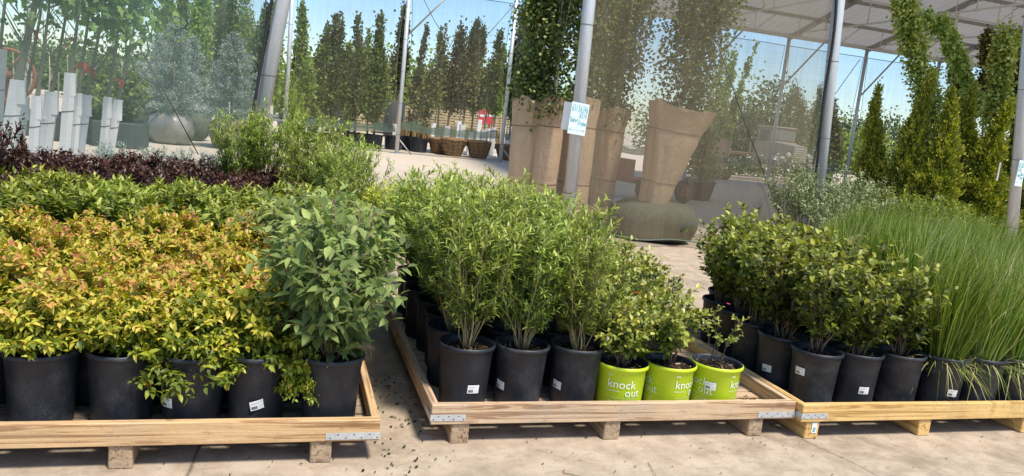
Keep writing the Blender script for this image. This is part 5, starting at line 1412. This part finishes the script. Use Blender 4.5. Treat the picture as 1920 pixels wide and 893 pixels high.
for sx in (-1, 1):
    tp_('fender', [((min(sx*.58, sx*1.15), -2.1, .85), (max(sx*.58, sx*1.15), -.65, 1.15))], M['truck'], None, .12)
    mb = MB(); mb.lathe([(.01, 0), (.16, .0), (.16, .12), (.10, .2), (.01, .2)], 14); link('headlight', mb.mesh('headlight', M['truck_pale']), T, (sx*.78, -2.0, 1.25), (R_(90), 0, 0))
    for yy in (-1.4, 3.2):
        mb = MB(); mb.lathe([(.25, -.14), (.47, -.15), (.52, -.1), (.52, .1), (.47, .15), (.25, .14)], 22); wv = link('wheel', mb.mesh('wheel', M['tyre']), T, (sx*.92, yy, .52), (0, R_(90), 0))
        mb = MB(); mb.lathe([(.01, -.05), (.25, -.12), (.25, .12), (.01, .05)], 18); link('rim', mb.mesh('rim', M['truck_pale']), wv)
tp_('bumper', [((-1.1, -2.45, .55), (1.1, -2.28, .78))], M['truck_pale'], None, .03)
tp_('flatbed', [((-1.25, 1.1, .95), (1.25, 5.2, 1.12)), ((-.45, -1.9, .55), (.45, 5.0, .749))], M['wood_dark'], None, .02)
mb = MB(); mb.tube([(-1.2, 1.15, 1.1), (-1.2, 1.15, 2.1), (1.2, 1.15, 2.1), (1.2, 1.15, 1.1)], .04, .04, 6); link('headache_rack', mb.mesh('headache_rack', M['truck_pale']), T)
# kerbed bed of low flowering plants in front of the truck
p = at(1430, 345, 32); e = thing('flower_bed', 'kerbed bed of low plants with white flowers in front of the truck', 'flower bed', (p[0], 32.5, 0))
mb = MB(); mb.box((-3.4, -.9, 0), (4.6, .9, .16), 0, .03); link('kerb', mb.mesh('kerb', M['block']), e)
link('plants', clump_crown(970, [(-3.2, 0, .42), (0, 0, .5), (4.4, 0, .42)], .55, 5200, .12, .05, M['far_tree'], 80, prof=lambda t: .9+0*t, upb=.6), e)
link('blooms', clump_crown(971, [(-3.2, -.2, .75), (0, -.2, .8), (4.4, -.2, .75)], .4, 260, .10, .06, M['petal_w'], 40, prof=lambda t: .9+0*t, upb=.6), e)
# purple pots
for i, px in enumerate((1553, 1566)):
    p = at(px, 352, 16.); e = thing('plant_bucket', ['purple pot right of the second cloth post, left of two', 'purple pot right of the second cloth post, right of two'][i], 'pot', (p[0], 16.+.2*i, .42), 0, 'purple pots under the roof')
    mb = MB(); mb.lathe([(.03, 0), (.12, 0), (.15, .25), (.165, .25), (.165, .28), (.14, .28), (.13, .2), (.02, .2)], 20); link('shell', mb.mesh('shell', M['purple']), e)
p = at(1566, 355, 16.); e = thing('display_bench', 'black bench under the two purple pots', 'bench', (p[0], 16.1, 0))
mb = MB(); mb.box((-.7, -.4, .36), (.7, .4, .419), 0, .005); link('top', mb.mesh('top', M['planter']), e)
for sx in (-.62, .62):
    for sy in (-.32, .32):
        mb = MB(); mb.box((sx-.03, sy-.03, 0), (sx+.03, sy+.03, .359)); link('leg', mb.mesh('leg', M['planter']), e)

# far trees
def broad(seed, lab, x, y, h, r, mk='far_tree', n=2600, L=.45, name='broadleaf_tree', grp='trees on the far side of the yard', conif=False):
    e = thing(name, lab, 'tree', (x, y, 0), 0, grp)
    link('trunk', trunk_mesh([(0, 0, 0), (0, 0, h*.4), (.1, 0, h*.85)], .02*h, .006*h, M['bark'], 8, seed, h*.3, 1.), e)
    pf = (lambda t: np.clip(1.1*(1-t), .05, 1)) if conif else (lambda t: np.clip(.55+1.6*t, 0, 1)*np.clip(1.9*(1-t)**.6, .15, 1))
    link('crown', clump_crown(seed, [(0, 0, h*.18), (0, 0, h*.55), (0, 0, h*.97)], r, n, L, L*.4, M[mk], 46, tpl='simple', prof=pf, upb=.4, spread=.30, vert=.7, loose=.05), e)
for i, (px, py, Y, h, r, lab, cf, mk) in enumerate([
    (1425, 300, 75, 8.5, 3.4, 'rounded tree in the distance above the truck cab', False, 'far_tree'), (1385, 300, 78, 6.5, 2.6, 'smaller round tree left of the truck', False, 'far_tree'),
    (1468, 300, 72, 8.5, 1.9, 'pointed conifer in the distance behind the truck hood', True, 'far_tree'), (1590, 320, 85, 6.5, 3.0, 'bushy tree far behind the second cloth post', False, 'far_tree'),
    (1650, 330, 90, 7, 3.2, 'bushy tree far behind the leftmost arborvitae', False, 'far_tree'), (1540, 310, 95, 5, 4.0, 'low wide tree in the far distance between the cloth posts', False, 'far_tree'),
    (1330, 280, 90, 6, 4, 'low wide tree far behind the big flared paper wrap', False, 'far_tree'), (1720, 340, 90, 6, 4, 'low wide tree far behind the arborvitaes', False, 'far_tree'),
    (1820, 350, 90, 6, 4, 'low wide tree far behind the broad leafy column', False, 'far_tree'), (1240, 280, 90, 5.5, 4, 'low wide tree far behind the slim paper wrapped tree', False, 'far_tree'), (1600, 330, 60, 3.0, 2.2, 'yellow green bush right of the second cloth post', False, 'far_bright')]):
    p = at(px, py, Y); broad(1000+i, lab, p[0], Y, h, r, mk, conif=cf, n=2200)
for i, (px, Y, h, r) in enumerate([(665, 58, 4.6, 2.4), (720, 60, 4.2, 2.4), (775, 56, 4.4, 2.2), (815, 58, 4.6, 2.4), (860, 57, 4.4, 2.2), (905, 60, 4.6, 2.4), (950, 58, 4.4, 2.4), (1000, 60, 4.6, 2.4), (1050, 62, 4.6, 2.6), (605, 60, 4.4, 2.4), (560, 62, 4.2, 2.2)]):
    p = at(px, 220, Y); broad(1040+i, 'sunlit yellow green tree behind the slat fence, %s from the left' % ordn(sorted([665, 720, 775, 815, 860, 905, 950, 1000, 1050, 605, 560]).index(px)), p[0], Y, h, r, 'far_bright', 1700, .36, grp='sunlit trees behind the slat fence')
for i, px in enumerate(range(-40, 560, 44)):
    p = at(px, 130, 85+4*(i % 3)); broad(1080+i, 'hazy green tree on the far left side of the yard, %s from the left' % (ordn(i) if i < 13 else 'last'), p[0], p[1], 2.8+.6*((i*7) % 3), 2.8, 'far_tree', 1100, .5)
# row of thin pale saplings on the far left lot
for i, px in enumerate(range(-10, 330, 17)):
    Y = 60+2*(i % 2); p = at(px, 140, Y); e = thing('sapling', 'thin pale sapling in the far left row, number %s from the photo edge' % (ordn(i) if i < 13 else str(i+1)), 'tree', (p[0], Y, 0), 0, 'thin saplings in the far left row')
    link('trunk', trunk_mesh([(0, 0, 0), (.05, 0, 1.5), (0, 0, 3.)], .06, .03, M['bark_pale'], 5, i, .6, 2.), e)
    link('crown', clump_crown(1200+i, [(0, 0, 1.9), (0, 0, 2.6), (0, 0, 3.4)], .7, 160, .22, .09, M['far_tree'], 14, tpl='simple'), e)

# ------------------------------------------------------------------ litter
r = np.random.default_rng(9); mb = MB()
def bit(x, y, L, W, tone_mi):
    a = r.random()*6.28; d = np.array([math.cos(a), math.sin(a), 0]); s_ = np.array([-d[1], d[0], 0]); c = np.array([x, y, .004])
    mb.add([c-d*L, c-s_*W+UP*.004, c+d*L+UP*.003, c+s_*W+UP*.006], [(0, 1, 2, 3)], tone_mi)
for i in range(120): bit(r.normal(.62, .13), r.uniform(2.85, 4.4), r.uniform(.004, .019), r.uniform(.003, .008), 0 if r.random() < .5 else 1)
for i in range(230): bit(r.uniform(-.8, 4.6), r.uniform(2.65, 3.6), r.uniform(.002, .011)*(1.8 if r.random() < .06 else 1), r.uniform(.0015, .005), 0 if r.random() < .35 else 1)
for i in range(30):
    a = r.random()*6.28; x, y = 2.62+r.normal(0, .06), 3.56+r.normal(0, .06)
    mb.add([(x, y, ZD+.004), (x+.05*math.cos(a), y+.05*math.sin(a), ZD+.012+.01*r.random()), (x+.05*math.cos(a)+.004, y+.05*math.sin(a)+.004, ZD+.012)], [(0, 1, 2)], 0)
for k, (x0, y0, x1, y1) in enumerate([(1.30, 3.05, 1.62, 2.83), (1.40, 2.98, 1.60, 2.86), (1.78, 3.12, 1.70, 2.84)]):
    mb.tube([(x0, y0, .005), ((x0+x1)/2+.01, (y0+y1)/2, .012), (x1, y1, .005)], .0015, .0008, 4, 0)
tag(link('leaf_litter', mb.mesh('leaf_litter', [M['grass'], M['soil']])), 'fallen leaf scraps and bark crumbs on the concrete', None, None, 'stuff')

# ------------------------------------------------------------------ render settings
SC.render.engine = 'CYCLES'
cy = SC.cycles
cy.max_bounces = 7; cy.diffuse_bounces = 4; cy.glossy_bounces = 2; cy.transmission_bounces = 4; cy.transparent_max_bounces = 12
cy.sample_clamp_indirect = 6; cy.caustics_reflective = False; cy.caustics_refractive = False
cy.use_denoising = True
try: cy.denoiser = 'OPENIMAGEDENOISE'
except Exception: pass
